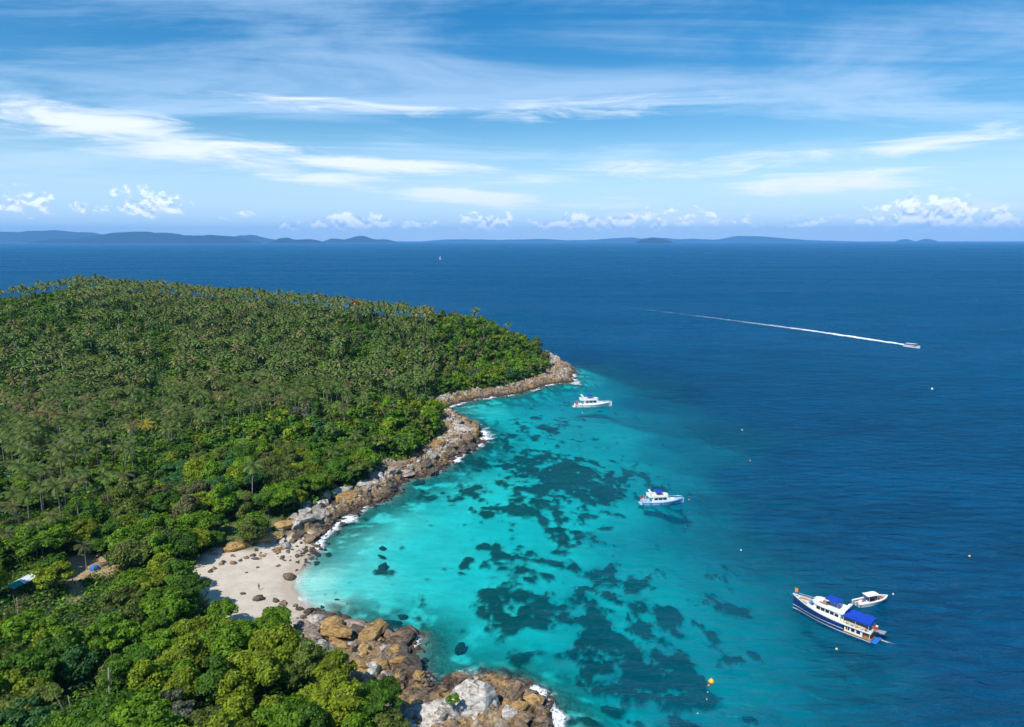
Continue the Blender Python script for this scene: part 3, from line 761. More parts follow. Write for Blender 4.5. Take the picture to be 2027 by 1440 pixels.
for (px, py, s, k, lab) in [(655, 1248, 4.6, 'ochre', 'large ochre ledge rock where the beach ends'), (612, 1258, 4.2, 'pink', 'pinkish rock face just below the beach tree'), (797, 1263, 3.4, 'brown', 'lone dark brown boulder jutting into the turquoise water'),
                            (756, 1318, 3.0, 'ochre', 'split ochre block beside its twin on the near shore'), (793, 1315, 3.0, 'ochre', 'ribbed ochre block nearest the water on the near shore'), (726, 1368, 3.4, 'pink', 'angular pinkish rock at the edge of the near trees'),
                            (1020, 1372, 2.6, 'brown', 'brown boulder behind the rounded grey white boulder'), (1046, 1378, 2.4, 'brown', 'low brown rock in the surf by the white boulders'), (1070, 1425, 3.0, 'brown', 'flat reddish brown rock washed by surf at the bottom edge'), (1030, 1400, 2.0, 'ochre', 'small ochre rock between white boulders and surf'),
                            (885, 1345, 1.6, 'dark', 'small dark rock in the water behind the white boulder'), (912, 1342, 2.6, 'brown', 'brown rock peeking out behind the giant white boulder'), (572, 1141, 3.0, 'brown', 'flat brown rock lying alone at the water edge of the beach'), (513, 1187, 2.2, 'dark', 'dark boulder at the foot of the beach below the person'),
                            (482, 1176, 1.0, 'dark', 'small dark stone near the bottom of the beach'), (650, 1100, 1.7, 'dark', 'dark jagged rock standing in the shallow surf off the beach'), (626, 1114, 1.4, 'brown', 'low rock awash at the water edge of the beach'),
                            (756, 1087, 1.9, 'dark', 'lone dark rock awash in the pale turquoise shallows'), (756, 1127, 2.4, 'dark', 'drowned grey rock in the pale shallows, nearer of two'), (755, 1106, 1.7, 'grey', 'drowned grey rock in the pale shallows, smaller one'), (910, 1291, 2.2, 'brown', 'drowned brown rock off the near shore'),
                            (936, 848, 3.2, 'ochre', 'ochre boulder at the tip of the surf-beaten outcrop'), (912, 855, 3.4, 'white', 'whitish boulder on top of the surf-beaten outcrop'), (888, 868, 2.8, 'white', 'pale leaning slab on the outcrop beside the trees'), (906, 882, 3.0, 'ochre', 'squared ochre block above the surf on the outcrop'),
                            (950, 862, 1.8, 'dark', 'dark rock in the white water off the outcrop'), (966, 868, 1.3, 'dark', 'outermost dark rock in the white water off the outcrop'), (752, 944, 2.8, 'white', 'bleached boulder crowning the cliff north of the beach'), (735, 942, 2.4, 'grey', 'grey boulder at the top left of the cliff'),
                            (530, 1052, 2.4, 'white', 'pale boulder on the grass slope above the beach')]:
    flat = 'drowned' in lab or 'flat' in lab or 'awash' in lab
    o = add_rock(px, py, s * .62, k, label=lab, sink=.35 if flat else .2, sc=(1.15, .95, .5 if flat else .95))
    if 'drowned' in lab: o.location.z = -0.75
# broad ochre ledges that slope from the grass to the sand
for (px, py, s, k, rz, lab) in [(470, 1082, 2.6, 'ochre', .55, 'long ochre ledge sloping onto the sand at the left end of the beach rocks'), (522, 1066, 2.9, 'ochre', .5, 'broad ochre ledge below the grass slope above the beach'), (566, 1050, 2.7, 'ochre', .6, 'ochre ledge at the top of the beach rocks near the surf'), (428, 1094, 1.7, 'pink', .4, 'pinkish ledge at the far left of the beach under the trees'), (606, 1030, 2.8, 'grey', .7, 'grey and ochre ledge where cliff and beach rocks meet'), (690, 985, 3.4, 'ochre', .75, 'tall ribbed ochre cliff face above the surf north of the beach'), (675, 972, 3.0, 'white', .75, 'ribbed grey white slab on top of the ochre cliff'), (722, 958, 2.8, 'white', .75, 'second ribbed grey white slab on top of the ochre cliff')]:
    add_rock(px, py, s, k, mesh=SLABS[int(px) % 4], rz=rz, label=lab, sink=.3, sc=(1.15, .9, 1.0), tilt=.12)
# ledges and boulders along the rocky shore
n_rocks = 0
def rocky(px, py): return float(coast_query(np.array([at(px, py, 1).x]), np.array([at(px, py, 1).y]))[0][0])
vis = [c for c in coast_px[1:]]
seg = []
for (a, b) in zip(vis[:-1], vis[1:]):
    A, B = at(a[0], a[1]), at(b[0], b[1])
    seg.append((A, B, (A - B).length, (a[2] + b[2]) / 2))
total = sum(q[2] for q in seg)
for i in range(430):
    u = (i + random.random()) / 430 * total
    for (A, B, L, bch) in seg:
        if u <= L: break
        u -= L
    if bch > .45 or n_rocks >= 190: continue
    t_ = u / L; dirv = (B - A).normalized(); inland = Vector((-dirv.y, dirv.x, 0))
    if float(coast_query(np.array([A.x + inland.x * 4]), np.array([A.y + inland.y * 4]))[0][0]) < 0: inland = -inland
    off = random.choice([random.uniform(-2.0, 3.0), random.uniform(0, 12), random.uniform(4, 14)])
    p = A + (B - A) * t_ + inland * off
    g = float(ground(p.x, p.y)); px, py, _ = to_px(p.x, p.y, g)
    if px > 790 and py > 1335 and (off > 5 or px < 1020): continue
    size = random.uniform(.5, 1.3) if off < 1 else random.choice([random.uniform(.7, 1.5), random.uniform(1.3, 2.3)])
    kind = random.choice(['dark', 'dark', 'brown']) if off < 2.5 else random.choice(['ochre', 'brown', 'brown', 'grey', 'ochre', 'dark', 'pink']) if off < 8 else random.choice(['grey', 'pink', 'white', 'ochre', 'grey'])
    ang = math.atan2(dirv.y, dirv.x)
    slab = random.random() < .7
    add_rock(px, py, size * (1.25 if slab else 1.0), kind, mesh=random.choice(SLABS) if slab else None, rz=ang + random.uniform(-.5, .5), sink=.3)
    n_rocks += 1
# rocks strewn over the upper end of the beach
bp = [tuple(at(x, y, 1).xy) for (x, y) in [(535, 1072), (600, 1055), (650, 1050), (622, 1100), (592, 1132), (552, 1128), (532, 1112), (480, 1104), (440, 1100)]]
k = 0
for i in range(600):
    px, py = random.uniform(420, 655), random.uniform(1048, 1136)
    p = at(px, py, 1)
    if poly_sd(bp, np.array([p.x]), np.array([p.y]))[0] < 0: continue
    add_rock(px, py, random.choice([.4, .5, .7, 1.0, 1.3]) * random.uniform(.8, 1.1), random.choice(['dark', 'brown', 'brown', 'dark', 'ochre']), mesh=random.choice(SLABS + ROCKS), sink=.4, sc=(1.1, 1, .6))
    k += 1
    if k >= 40: break
for (px, py, s) in [(443, 1113, .7), (462, 1116, 1.0), (476, 1110, .6), (437, 1118, .8), (424, 1127, .7), (416, 1133, .7), (510, 1124, .5), (488, 1134, .35), (595, 1206, 1.0), (610, 1213, 1.4), (585, 1200, .7), (630, 1216, 1.0), (560, 1196, 1.2), (545, 1190, .9), (640, 1226, 1.1), (600, 1222, .8)]:
    add_rock(px, py, s, random.choice(['dark', 'brown']), sink=.35)
k = 0
for i in range(900):
    px, py = random.uniform(590, 1090), random.uniform(1235, 1440)
    p = at(px, py, 1)
    if poly_sd(near_rocks, np.array([p.x]), np.array([p.y]))[0] < 0.5 or float(ground(p.x, p.y)) < .15: continue
    if 800 < px < 1030 and py > 1345: continue
    add_rock(px, py, random.choice([.5, .7, .9, 1.2, 1.5]), random.choice(['ochre', 'brown', 'dark', 'brown', 'grey', 'ochre']), mesh=random.choice(SLABS + ROCKS), sink=.3, sc=(1.1, 1, .85))
    k += 1
    if k >= 66: break
# loose shingle and rubble along the waterline, beyond counting
def rubble():
    V = []; F = []; n = 0; CC = []
    bv, bf = icosphere(1)
    for i in range(3800):
        u = random.random() * total
        for (A, B, L, bch) in seg:
            if u <= L: break
            u -= L
        if bch > .6: continue
        dirv = (B - A).normalized(); inl = Vector((-dirv.y, dirv.x, 0))
        p = A + (B - A) * (u / L) + inl * random.gauss(0, 5.0)
        h = float(ground(p.x, p.y))
        if h < -.7 or h > 5.5: continue
        s = random.choice([.2, .28, .4, .55]) * random.uniform(.8, 1.3)
        rot = Matrix.Rotation(random.uniform(0, 6.28), 3, 'Z') @ Matrix.Rotation(random.uniform(-.5, .5), 3, 'X')
        q = (bv * (1 + RNG.uniform(-.22, .22, (len(bv), 1)))) * np.array([s * 1.3, s, s * .7])
        q = q @ np.array(rot).T + np.array([p.x, p.y, h + s * .15])
        V.append(q); F.append(bf + n); n += len(q)
    me = np_mesh('shore_rubble', np.vstack(V), np.vstack(F), M_ROCK)
    o = link('shore_rubble', me); o.color = (.19, .14, .10, 1)
    tag(o, 'loose brown rubble and stones along the waterline', 'rubble', kind='stuff')
rubble()

# ------------------------------------------------------------------ vegetation
def leaf_material(name, use_attr, palm=False):
    m, t, out = new_mat(name)
    tint = t.attr('tint')
    if use_attr: base = t.attr('tcol', 'Color')
    else: base = S(t, t.node('ShaderNodeObjectInfo').outputs['Color'])
    P = geo_pos(t)
    k = t.smooth(tint, 0.0, 1.0, .5, 1.6)
    c = t.mix(1.0, base, t.comb(k, k, k), 'MULTIPLY')
    if palm: c = t.mix(t.smooth(tint, .80, 1.0) * .50, c, (0.36, 0.26, 0.075))
    else: c = t.mix(t.smooth(tint, .86, 1.0) * .35, c, (0.16, 0.20, 0.02))
    df = t.node('ShaderNodeBsdfDiffuse'); t.link(c.s, df.inputs[0])
    tl = t.node('ShaderNodeBsdfTranslucent'); t.link(t.mix(.5, c, (1.0, 1.0, .35), 'MULTIPLY').s, tl.inputs[0])
    mx = t.node('ShaderNodeMixShader'); mx.inputs[0].default_value = .36
    t.link(df.outputs[0], mx.inputs[1]); t.link(tl.outputs[0], mx.inputs[2])
    gl = t.node('ShaderNodeBsdfGlossy'); gl.inputs['Roughness'].default_value = .55
    m2 = t.node('ShaderNodeMixShader'); m2.inputs[0].default_value = .03 if palm else .015
    t.link(mx.outputs[0], m2.inputs[1]); t.link(gl.outputs[0], m2.inputs[2])
    t.link(m2.outputs[0], out.inputs['Surface'])
    return m
M_LEAF = leaf_material('tree_leaf', False); M_LEAF_MASS = leaf_material('forest_leaf', True)
M_FROND = leaf_material('palm_frond', False, True); M_FROND_MASS = leaf_material('palm_mass_frond', True, True)
def bark_material(name, c0, c1):
    m, t, out = new_mat(name)
    tc = S(t, t.node('ShaderNodeTexCoord').outputs['Object'])
    n = t.noise(t.mapping(tc, scale=(1, 1, 5)), 2.0, 4.0, .6)
    principled(t, out, t.mix(t.smooth(n, .35, .65), c0, c1), .9, bump=n, bump_strength=.5, bump_dist=.05, spec=.2)
    return m
M_BARK = bark_material('tree_bark', (0.09, 0.07, 0.052), (0.22, 0.185, 0.15))
M_PALMBARK = bark_material('palm_bark', (0.17, 0.145, 0.12), (0.34, 0.30, 0.255))

def leaf_quads(centers, normals, size, r, elong=1.5):
    """one small folded leaf spray per centre"""
    n = len(centers)
    a = r.normal(size=(n, 3)); u = np.cross(normals, a); u /= (np.linalg.norm(u, axis=1, keepdims=True) + 1e-9)
    w = np.cross(normals, u)
    s = size * r.uniform(.6, 1.3, (n, 1))
    p0 = centers - u * s * elong * .5; p2 = centers + u * s * elong * .5
    p1 = centers + w * s * .5 - normals * s * .12; p3 = centers - w * s * .5 - normals * s * .12
    V = np.stack([p0, p1, p2, p3], 1).reshape(-1, 3)
    F = np.arange(n * 4).reshape(n, 4)
    return V, F
def crown_arrays(seed, form, R_, H_, base_h, n_lobes, per_lobe, leaf):
    """foliage as leaf sprays over many overlapping lobes; returns verts, faces, tint, lobe centres"""
    r = np.random.default_rng(seed)
    C = []; rad = []
    for i in range(n_lobes):
        if form == 'round':
            th = r.uniform(0, 2 * np.pi); ph = np.arcsin(r.uniform(-.25, 1)); k = r.uniform(.55, .92)
            c = np.array([np.cos(th) * np.cos(ph) * R_ * k, np.sin(th) * np.cos(ph) * R_ * k, base_h + H_ * .42 + np.sin(ph) * H_ * .5 * k]); q = R_ * r.uniform(.24, .42)
        elif form == 'umbrella':
            th = r.uniform(0, 2 * np.pi); rr = R_ * np.sqrt(r.uniform(0, 1)) * .92; lay = r.choice([.35, .6, .85])
            c = np.array([np.cos(th) * rr, np.sin(th) * rr, base_h + H_ * (lay - .28 * (rr / R_) ** 2 + r.uniform(-.05, .05))]); q = R_ * r.uniform(.20, .34)
        elif form == 'oval':
            t = r.uniform(0, 1); th = r.uniform(0, 2 * np.pi); w = R_ * np.sin(np.pi * (.12 + .84 * t)) * r.uniform(.45, .85)
            c = np.array([np.cos(th) * w, np.sin(th) * w, base_h + H_ * (.08 + .84 * t)]); q = R_ * r.uniform(.30, .48)
        else:  # feather: bamboo-like plumes leaning out from the middle
            th = r.uniform(0, 2 * np.pi); k = r.uniform(.15, 1.0)
            c = np.array([np.cos(th) * R_ * k, np.sin(th) * R_ * k, base_h + H_ * (.95 - .55 * k * k + r.uniform(-.1, .05))]); q = R_ * r.uniform(.22, .34)
        C.append(c); rad.append(q)
    C = np.array(C); rad = np.array(rad)
    V = []; F = []; T = []; n = 0
    for c, q in zip(C, rad):
        d = r.normal(size=(per_lobe, 3)); d /= np.linalg.norm(d, axis=1, keepdims=True)
        d[:, 2] = np.where(d[:, 2] < -.35, -d[:, 2], d[:, 2])
        lump = .75 + .5 * vnoise(d[:, 0] * 2.3 + c[0], d[:, 1] * 2.3 + c[1], d[:, 2] * 2.3 + seed, seed)
        flat = .55 if form == 'umbrella' else (.9 if form != 'feather' else 1.25)
        pos = c + d * np.array([1, 1, flat]) * (q * lump * r.uniform(.72, 1.05, per_lobe))[:, None]
        nrm = d + r.normal(size=d.shape) * .55; nrm[:, 2] += .35; nrm /= np.linalg.norm(nrm, axis=1, keepdims=True)
        v, f = leaf_quads(pos, nrm, leaf, r, 1.9 if form == 'feather' else 1.4)
        V.append(v); F.append(f + n); n += len(v)
        lob = r.uniform(.25, .75)
        T.append(np.repeat(np.clip(lob + r.normal(0, .16, per_lobe), 0, 1), 4))
    return np.vstack(V), np.vstack(F), np.concatenate(T), C
def trunk_mesh(name, seed, base_h, H_, C, r0, mat):
    r = random.Random(seed); mb = MB()
    top = Vector((r.uniform(-.4, .4), r.uniform(-.4, .4), base_h + H_ * .35))
    mid = Vector((r.uniform(-.3, .3), r.uniform(-.3, .3), base_h * .55))
    mb.tube([(0, 0, -1.5), (0, 0, .1), mid, top, top + Vector((r.uniform(-.3, .3), r.uniform(-.3, .3), H_ * .3))], r0, 7, r0 * .3)
    for i in r.sample(range(len(C)), min(9, len(C))):
        c = Vector(C[i]); s = mid.lerp(top, r.uniform(.3, 1.0))
        mb.tube([s, s.lerp(c, .5) + Vector((0, 0, -.25)), c], r0 * .42, 5, r0 * .10)
    return mb.mesh(name, mat, True)
# (form, radius, crown height, clear stem, lobes, leaves per lobe, leaf size)
FORMS = [('round', 4.6, 6.0, 2.6, 30, 190, .50), ('round', 5.4, 6.2, 3.0, 36, 190, .52), ('umbrella', 5.6, 4.2, 4.6, 40, 150, .50), ('umbrella', 4.8, 4.6, 4.2, 34, 160, .46), ('oval', 3.6, 8.5, 2.4, 32, 170, .46),
         ('oval', 4.2, 7.4, 2.2, 32, 190, .50), ('round', 3.8, 4.6, 1.6, 26, 190, .46), ('feather', 4.4, 7.0, 1.6, 34, 190, .44), ('feather', 3.8, 6.4, 1.2, 30, 190, .42), ('umbrella', 4.2, 5.4, 3.6, 22, 120, .42)]
TREES = []
for i, (fm, R_, H_, bh, nl, pl, ls) in enumerate(FORMS):
    v, f, tt, C = crown_arrays(300 + i, fm, R_, H_, bh, nl, pl, ls)
    me = np_mesh('crown', v, f, M_LEAF); fattr(me, 'tint', tt)
    TREES.append((fm, me, trunk_mesh('trunk', 300 + i, bh, H_, C, .30 if fm != 'feather' else .2, M_BARK), bh + H_))
# light versions for the woods too far to tell apart
FAR = []
for i, (fm, R_, H_, bh, nl, pl, ls) in enumerate(FORMS[:7]):
    v, f, tt, C = crown_arrays(400 + i, fm, R_, H_, bh, 20, 22, 1.05)
    FAR.append((v, f, tt))

def palm_arrays(seed, fronds, segs, L, simple=False):
    r = np.random.default_rng(seed); V = []; F = []; T = []; n = 0
    for i in range(fronds):
        az = 2 * np.pi * (i * .381966) + r.uniform(-.2, .2)
        age = (i + .5) / fronds                       # 0 young and upright, 1 old and hanging
        el = np.radians(78 - 118 * age ** .85 + r.uniform(-8, 8)); Lf = L * r.uniform(.85, 1.1) * (.72 + .45 * np.sin(np.pi * min(1, age + .18)))
        droop = np.radians(58 + 20 * r.random())
        pts = [np.zeros(3)]; k = segs
        for j in range(k):
            e = el - droop * ((j + .5) / k) ** 1.25
            step = np.array([np.cos(az) * np.cos(e), np.sin(az) * np.cos(e), np.sin(e)]) * Lf / k
            pts.append(pts[-1] + step)
        pts = np.array(pts); side = np.array([-np.sin(az), np.cos(az), 0])
        tint = np.clip(.12 + .62 * age + r.normal(0, .10), 0, 1)
        if age > .86: tint = min(1, tint + .22)
        for j in range(k):
            t = (j + .5) / k; wl = Lf * .26 * (np.sin(np.pi * (.10 + .86 * t)) ** .7)
            d = pts[j + 1] - pts[j]; dn = d / np.linalg.norm(d); up = np.cross(side, dn)
            up = up if up[2] > 0 else -up
            for s in (-1, 1):
                tip = side * s * wl * .88 + dn * wl * .55 - np.array([0, 0, 1]) * wl * (.38 + .25 * age)
                if simple: quad = [pts[j], pts[j + 1], pts[j + 1] + tip * .62, pts[j] + tip * .62]
                else:
                    q = d * .66; quad = [pts[j], pts[j] + q, pts[j] + q * .72 + tip * r.uniform(.9, 1.1), pts[j] + q * .38 + tip * r.uniform(.85, 1.0)]
                V.append(quad); T.append([tint] * 4)
        if not simple:
            for j in range(0, k, 2):
                a, b = pts[j], pts[min(j + 2, k)]
                V.append([a - side * .045, b - side * .03, b + side * .03, a + side * .045]); T.append([min(1, tint + .1)] * 4)
    V = np.array(V).reshape(-1, 3); F = np.arange(len(V)).reshape(-1, 4)
    return V, F, np.array(T).ravel()
def palm_trunk(name, seed, h):
    r = random.Random(seed); mb = MB(); lean = Vector((r.uniform(-1, 1), r.uniform(-1, 1), 0)) * .9
    pts = [Vector((0, 0, -1.2))] + [Vector((lean.x * (t ** 1.7) * (1.4 - t * .4), lean.y * (t ** 1.7) * (1.4 - t * .4), h * t)) for t in (0.02, .25, .5, .75, 1.0)]
    mb.tube(pts, .21, 7, .12)
    return mb.mesh(name, M_PALMBARK, True), pts[-1]
PALMS = []
for i in range(6):
    h = (12.5, 14.0, 11.0, 13.2, 9.5, 12.0)[i]
    tm, top = palm_trunk('trunk', 500 + i, h)
    v, f, tt = palm_arrays(520 + i, (22, 24, 20, 23, 18, 21)[i], 11, 3.7)
    v = v + np.array(top); me = np_mesh('crown', v, f, M_FROND); fattr(me, 'tint', tt)
    PALMS.append((me, tm))
FARPALM = []
for i in range(6):
    h = (12.5, 14.0, 11.0, 13.2, 10.5, 12.0)[i]
    v, f, tt = palm_arrays(560 + i, 18, 3, 3.7, True)
    v = v + np.array([0, 0, h])
    tv = np.array([(-.13, -.1, 0), (.13, -.1, 0), (.10, -.1, h), (-.10, -.1, h), (0, -.13, 0), (0, .13, 0), (0, .10, h), (0, -.10, h)], float)
    FARPALM.append((v, f, tt, tv))

# where they stand: jittered spots on the land, split by the look of the wood
def spots(step, seed, x0, x1, y0, y1):
    r = np.random.default_rng(seed)
    gx, gy = np.meshgrid(np.arange(x0, x1, step), np.arange(y0, y1, step * .9))
    gx = gx + (np.arange(gx.shape[0])[:, None] % 2) * step * .5
    X = gx.ravel() + r.uniform(-.38, .38, gx.size) * step; Y = gy.ravel() + r.uniform(-.38, .38, gx.size) * step
    return X, Y
palm_zone = [(-400, 1030), (60, 1036), (160, 1030), (215, 1010), (262, 960), (320, 905), (430, 868), (560, 838), (700, 838), (800, 806), (850, 780), (878, 735), (872, 690), (858, 640), (846, 612), (820, 596), (600, 560), (300, 500), (-400, 500)]
far_left_wood = [(-400, 500), (150, 500), (150, 590), (180, 640), (60, 700), (-400, 720)]
def land_filter(X, Y, inset):
    h, sand, rock, reef, dirt, grass, d, beach = surface(X, Y)
    ok = (d > inset) & (sand < .25) & (rock < .45) & (dirt < .3)
    px, py, dep = to_px(X, Y, h + 8)
    ok &= (dep > 70) & (px > -90) & (px < 1200) & (py < 1530) & (py > 530)
    # behind the crest nothing shows
    ridge = np.interp(X, [-520, -360, -250, -140, -60, 30], [585, 615, 600, 560, 545, 520])
    ok &= Y < ridge + 34
    return ok, h, px, py, dep, grass, d
X, Y = spots(6.6, 1, -560, 60, 80, 680)
ok, h, px, py, dep, grass, d = land_filter(X, Y, 7.5)
X, Y, h, px, py, dep, grass, d = [q[ok] for q in (X, Y, h, px, py, dep, grass, d)]
pz = poly_sd(palm_zone, px, py + 20); fl = poly_sd(far_left_wood, px, py)
nz = fbm(X / 26, Y / 26, octaves=3, seed=14)
edge = 34 + 40 * (nz - .5) * 2
p_palm = np.where(pz > edge * .4, .66, np.where(pz > 0, .55, .03)) * np.where(fl > 0, .40, 1.0)
p_palm = np.where(nz < .36, p_palm * .45, p_palm)
p_palm = np.where((pz < 0) & (dep < 200), 0, p_palm); p_palm = np.where((pz > 0) & (py > 900), .50, p_palm)
isp = RNG.random(len(X)) < p_palm
keep = (grass < .5) | (RNG.random(len(X)) < .12)
def near_shade(x, y):     # keep paths of sight: clearing, tent, hut
    return 0
for (qx, qy) in [(293, 862), (708, 655), (322, 672)]:
    keep &= ~((np.abs(px - qx) < 26) & (py + 0 > qy - 22) & (py < qy + 75))
# palms ------------------------------------------------------------
PX, PY, PH, PD = X[isp & keep], Y[isp & keep], h[isp & keep], dep[isp & keep]
Ppx, Ppy = px[isp & keep], py[isp & keep]
o_ = np.argsort(PD); PX, PY, PH, PD, Ppx, Ppy = [q[o_] for q in (PX, PY, PH, PD, Ppx, Ppy)]
def palm_color(i, rr):
    u = rr.random()
    if u < .58: c = np.array([.165, .235, .045])
    elif u < .80: c = np.array([.135, .230, .036])
    elif u < .95: c = np.array([.235, .250, .070])
    else: c = np.array([.290, .240, .085])
    return c * rr.uniform(.82, 1.2)
prr = np.random.default_rng(5)
def place_palm(x, y, z, proto, s, rz, col, label, group=None):
    cm, tm = PALMS[proto]
    root = empty('palm_tree', (x, y, z), rz); root.scale = (s, s, s)
    tag(root, label, 'palm tree', group)
    link('trunk', tm, root); c = link('crown', cm, root); c.color = tuple(col) + (1,)
    return root
# palms that stand out
special = [(293, 905, 0, (.56, .42, .035), 'yellow-leaved coconut palm standing out at the edge of the grove'), (708, 690, 1, (.46, .26, .05), 'orange-brown dying palm in the middle of the hillside'), (322, 700, 5, (.40, .33, .035), 'yellowish palm high on the hillside'),
           (172, 1128, 4, (.15, .16, .055), 'palm standing on the sandy clearing beside the blue tent'), (20, 1120, 0, (.14, .16, .05), 'tall palm rising left of the white and green roof'), (250, 1135, 4, (.24, .22, .10), 'small pale palm leaning at the right of the clearing'), (75, 1112, 1, (.17, .22, .05), 'palm right of the tall palm, above the sheet roof'), (2, 1085, 3, (.16, .21, .05), 'palm cut by the left frame edge above the sheet roof'), (110, 1090, 2, (.17, .21, .055), 'palm behind the clearing, left of its bare sand')]
for (sx_, sy_, proto, col, lab) in special:
    p = at(sx_, sy_, 5.0)
    for _ in range(4): p = at(sx_, sy_, float(ground(p.x, p.y)))
    place_palm(p.x, p.y, float(ground(p.x, p.y)) - .1, proto, 1.1 if sy_ < 1000 else .95 if sy_ < 1100 else .72, 1.0, col, lab)
N_PALM = 292
for i in range(min(N_PALM, len(PX))):
    c = palm_color(i, prr); k = int(prr.integers(0, 6)); s = prr.uniform(.82, 1.12)
    cols = ['at the left edge', 'left of the yellow palm', 'around the yellow palm', 'right of the yellow palm', 'in the middle', 'towards the cove', 'beside the headland woods']
    where = cols[int(np.clip(np.searchsorted([90, 230, 350, 470, 620, 760], Ppx[i]), 0, 6))] + ' of the grove, ' + ('lowest rows' if Ppy[i] > 900 else 'lower rows' if Ppy[i] > 845 else 'middle rows' if Ppy[i] > 800 else 'upper rows')
    where = where.replace('palm of the grove', 'palm, grove')
    hue = ('tan-fringed' if c[0] / c[1] > 1.0 else 'pale olive' if c[1] > .205 and c[0] > .16 else 'dark green' if c[1] < .185 else 'bright green') + (' short' if k in (2, 4) else ' tall' if k in (1, 3) and s > .95 else '')
    place_palm(PX[i], PY[i], PH[i] - .1, k, s, prr.uniform(0, 6.28), c, hue + ' coconut palm ' + where, hue + ' palms ' + where)
def mass(name, items, mat, label, cat):
    V = []; F = []; T = []; Cc = []; n = 0
    for (v, f, tt, col) in items:
        V.append(v); F.append(f + n); T.append(tt); Cc.append(np.tile(col, (len(v), 1))); n += len(v)
    me = np_mesh(name, np.vstack(V), np.vstack(F), mat)
    fattr(me, 'tint', np.concatenate(T)); cattr(me, 'tcol', np.vstack(Cc))
    return tag(link(name, me), label, cat, kind='stuff')
def xform(v, x, y, z, s, rz, sz=1.0):
    c, s_ = math.cos(rz), math.sin(rz)
    return np.stack([(v[:, 0] * c - v[:, 1] * s_) * s + x, (v[:, 0] * s_ + v[:, 1] * c) * s + y, v[:, 2] * s * sz + z], 1)
items = []; titems = []
for i in range(min(N_PALM, len(PX)), len(PX)):
    v, f, tt, tv = FARPALM[int(prr.integers(0, 6))]; s = prr.uniform(.85, 1.12); rz = prr.uniform(0, 6.28)
    items.append((xform(v, PX[i], PY[i], PH[i], s, rz), f, tt, palm_color(i, prr)))
    titems.append(xform(tv, PX[i], PY[i], PH[i], s, rz))
mass('palm_grove', items, M_FROND_MASS, 'dense coconut palm grove covering the upper hillside', 'palm grove')
tvv = np.vstack(titems); tff = np.arange(len(tvv)).reshape(-1, 4)
tag(link('palm_grove_stems', np_mesh('palm_grove_stems', tvv, tff, M_PALMBARK)), 'grey stems of the distant palm grove', 'palm stems', kind='stuff')
# broadleaf trees ----------------------------------------------------
X, Y = spots(6.0, 2, -560, 70, 70, 680)
ok, h, px, py, dep, grass, d = land_filter(X, Y, 8.0)
pz = poly_sd(palm_zone, px, py + 20); fl = poly_sd(far_left_wood, px, py); nz = fbm(X / 26, Y / 26, octaves=3, seed=14)
prob = np.where(pz > 12, .20, np.where(pz > -10, .38, .80)); prob = np.where((pz > 12) & (nz < .36), .5, prob); prob = np.where(fl > 0, .55, prob); prob = np.where(Y > np.interp(X, [-520, -360, -250, -140, -60, 30], [585, 615, 600, 560, 545, 520]) - 18, np.maximum(prob, .55), prob)
ok &= (RNG.random(len(X)) < prob) & ((grass < .4) | (RNG.random(len(X)) < .1))
# sight lines to the clearing, the hut roof and the beach stay open
hutp = at(40, 1148, 6)
def open_view(X, Y, h):
    blocked = np.zeros(len(X), bool)
    top = h + 8
    for (ox, oy, oz, rx, ry) in [(186, 1124, 4.5, 26, 20), (150, 1165, 4.2, 8, 34), (195, 1105, 4, 40, 10), (40, 1146, 7, 36, 22), (430, 1150, 2, 8, 30), (520, 1160, 2, 70, 20), (600, 1222, 1, 10, 14)]:
        for hh in (2.0, 4.0, 6.0, 8.0, 10.0, 12.0):
            qx, qy, _ = to_px(X, Y, h + hh)
            blocked |= (np.abs(qx - ox) < rx + 24) & (np.abs(qy - oy) < ry) 
    return ~blocked
ok &= open_view(X, Y, h) | (dep > 330)
ok &= poly_sd(near_rocks, X, Y) < -1.0
ok &= ~((np.abs(px - 293) < 26) & (py > 845) & (py < 945))
BX, BY, BH, Bpx, Bpy, BD, Bpz = [q[ok] for q in (X, Y, h, px, py, dep, pz)]
o_ = np.argsort(BD); BX, BY, BH, Bpx, Bpy, BD, Bpz = [q[o_] for q in (BX, BY, BH, Bpx, Bpy, BD, Bpz)]
GREENS = [((.062, .150, .010), 'deep green'), ((.118, .232, .010), 'fresh green'), ((.185, .245, .012), 'yellow-green'), ((.115, .160, .026), 'olive green'), ((.050, .140, .034), 'blue-green'), ((.125, .130, .045), 'brownish green'), ((.12, .135, .085), 'greyish')]
FORMW = {'round': 'round-crowned', 'umbrella': 'spreading layered', 'oval': 'tall oval', 'feather': 'feathery'}
brr = np.random.default_rng(6)
def tree_where(px, py, dep):
    if dep < 150:
        c = 'at the left edge' if px < 90 else 'below the clearing' if px < 260 else 'left below the beach' if px < 420 else 'below the beach' if px < 560 else 'beside the near rocks'
        return 'in the foreground, ' + c + (', bottom row' if py > 1370 else ', second row' if py > 1290 else '')
    if py > 1060: return ('by the sheet-roofed shelter' if px < 110 else 'beside the sandy clearing' if px < 260 else 'between clearing and beach') if px < 370 else 'at the back of the beach'
    if py > 960: return ('in the wood above the beach' if px < 480 else 'on the slope above the rocky beach end') if px > 330 else 'at the left edge below the palms' if px < 150 else 'in the wood above the clearing'
    if py > 820: return ('on the cliff top above the bay' if px > 640 else 'behind the cliff-top trees') if px > 480 else 'in the wood below the palm grove'
    return ('at the headland tip' if px > 960 else 'on the headland shore') if px > 840 else 'between the palms'
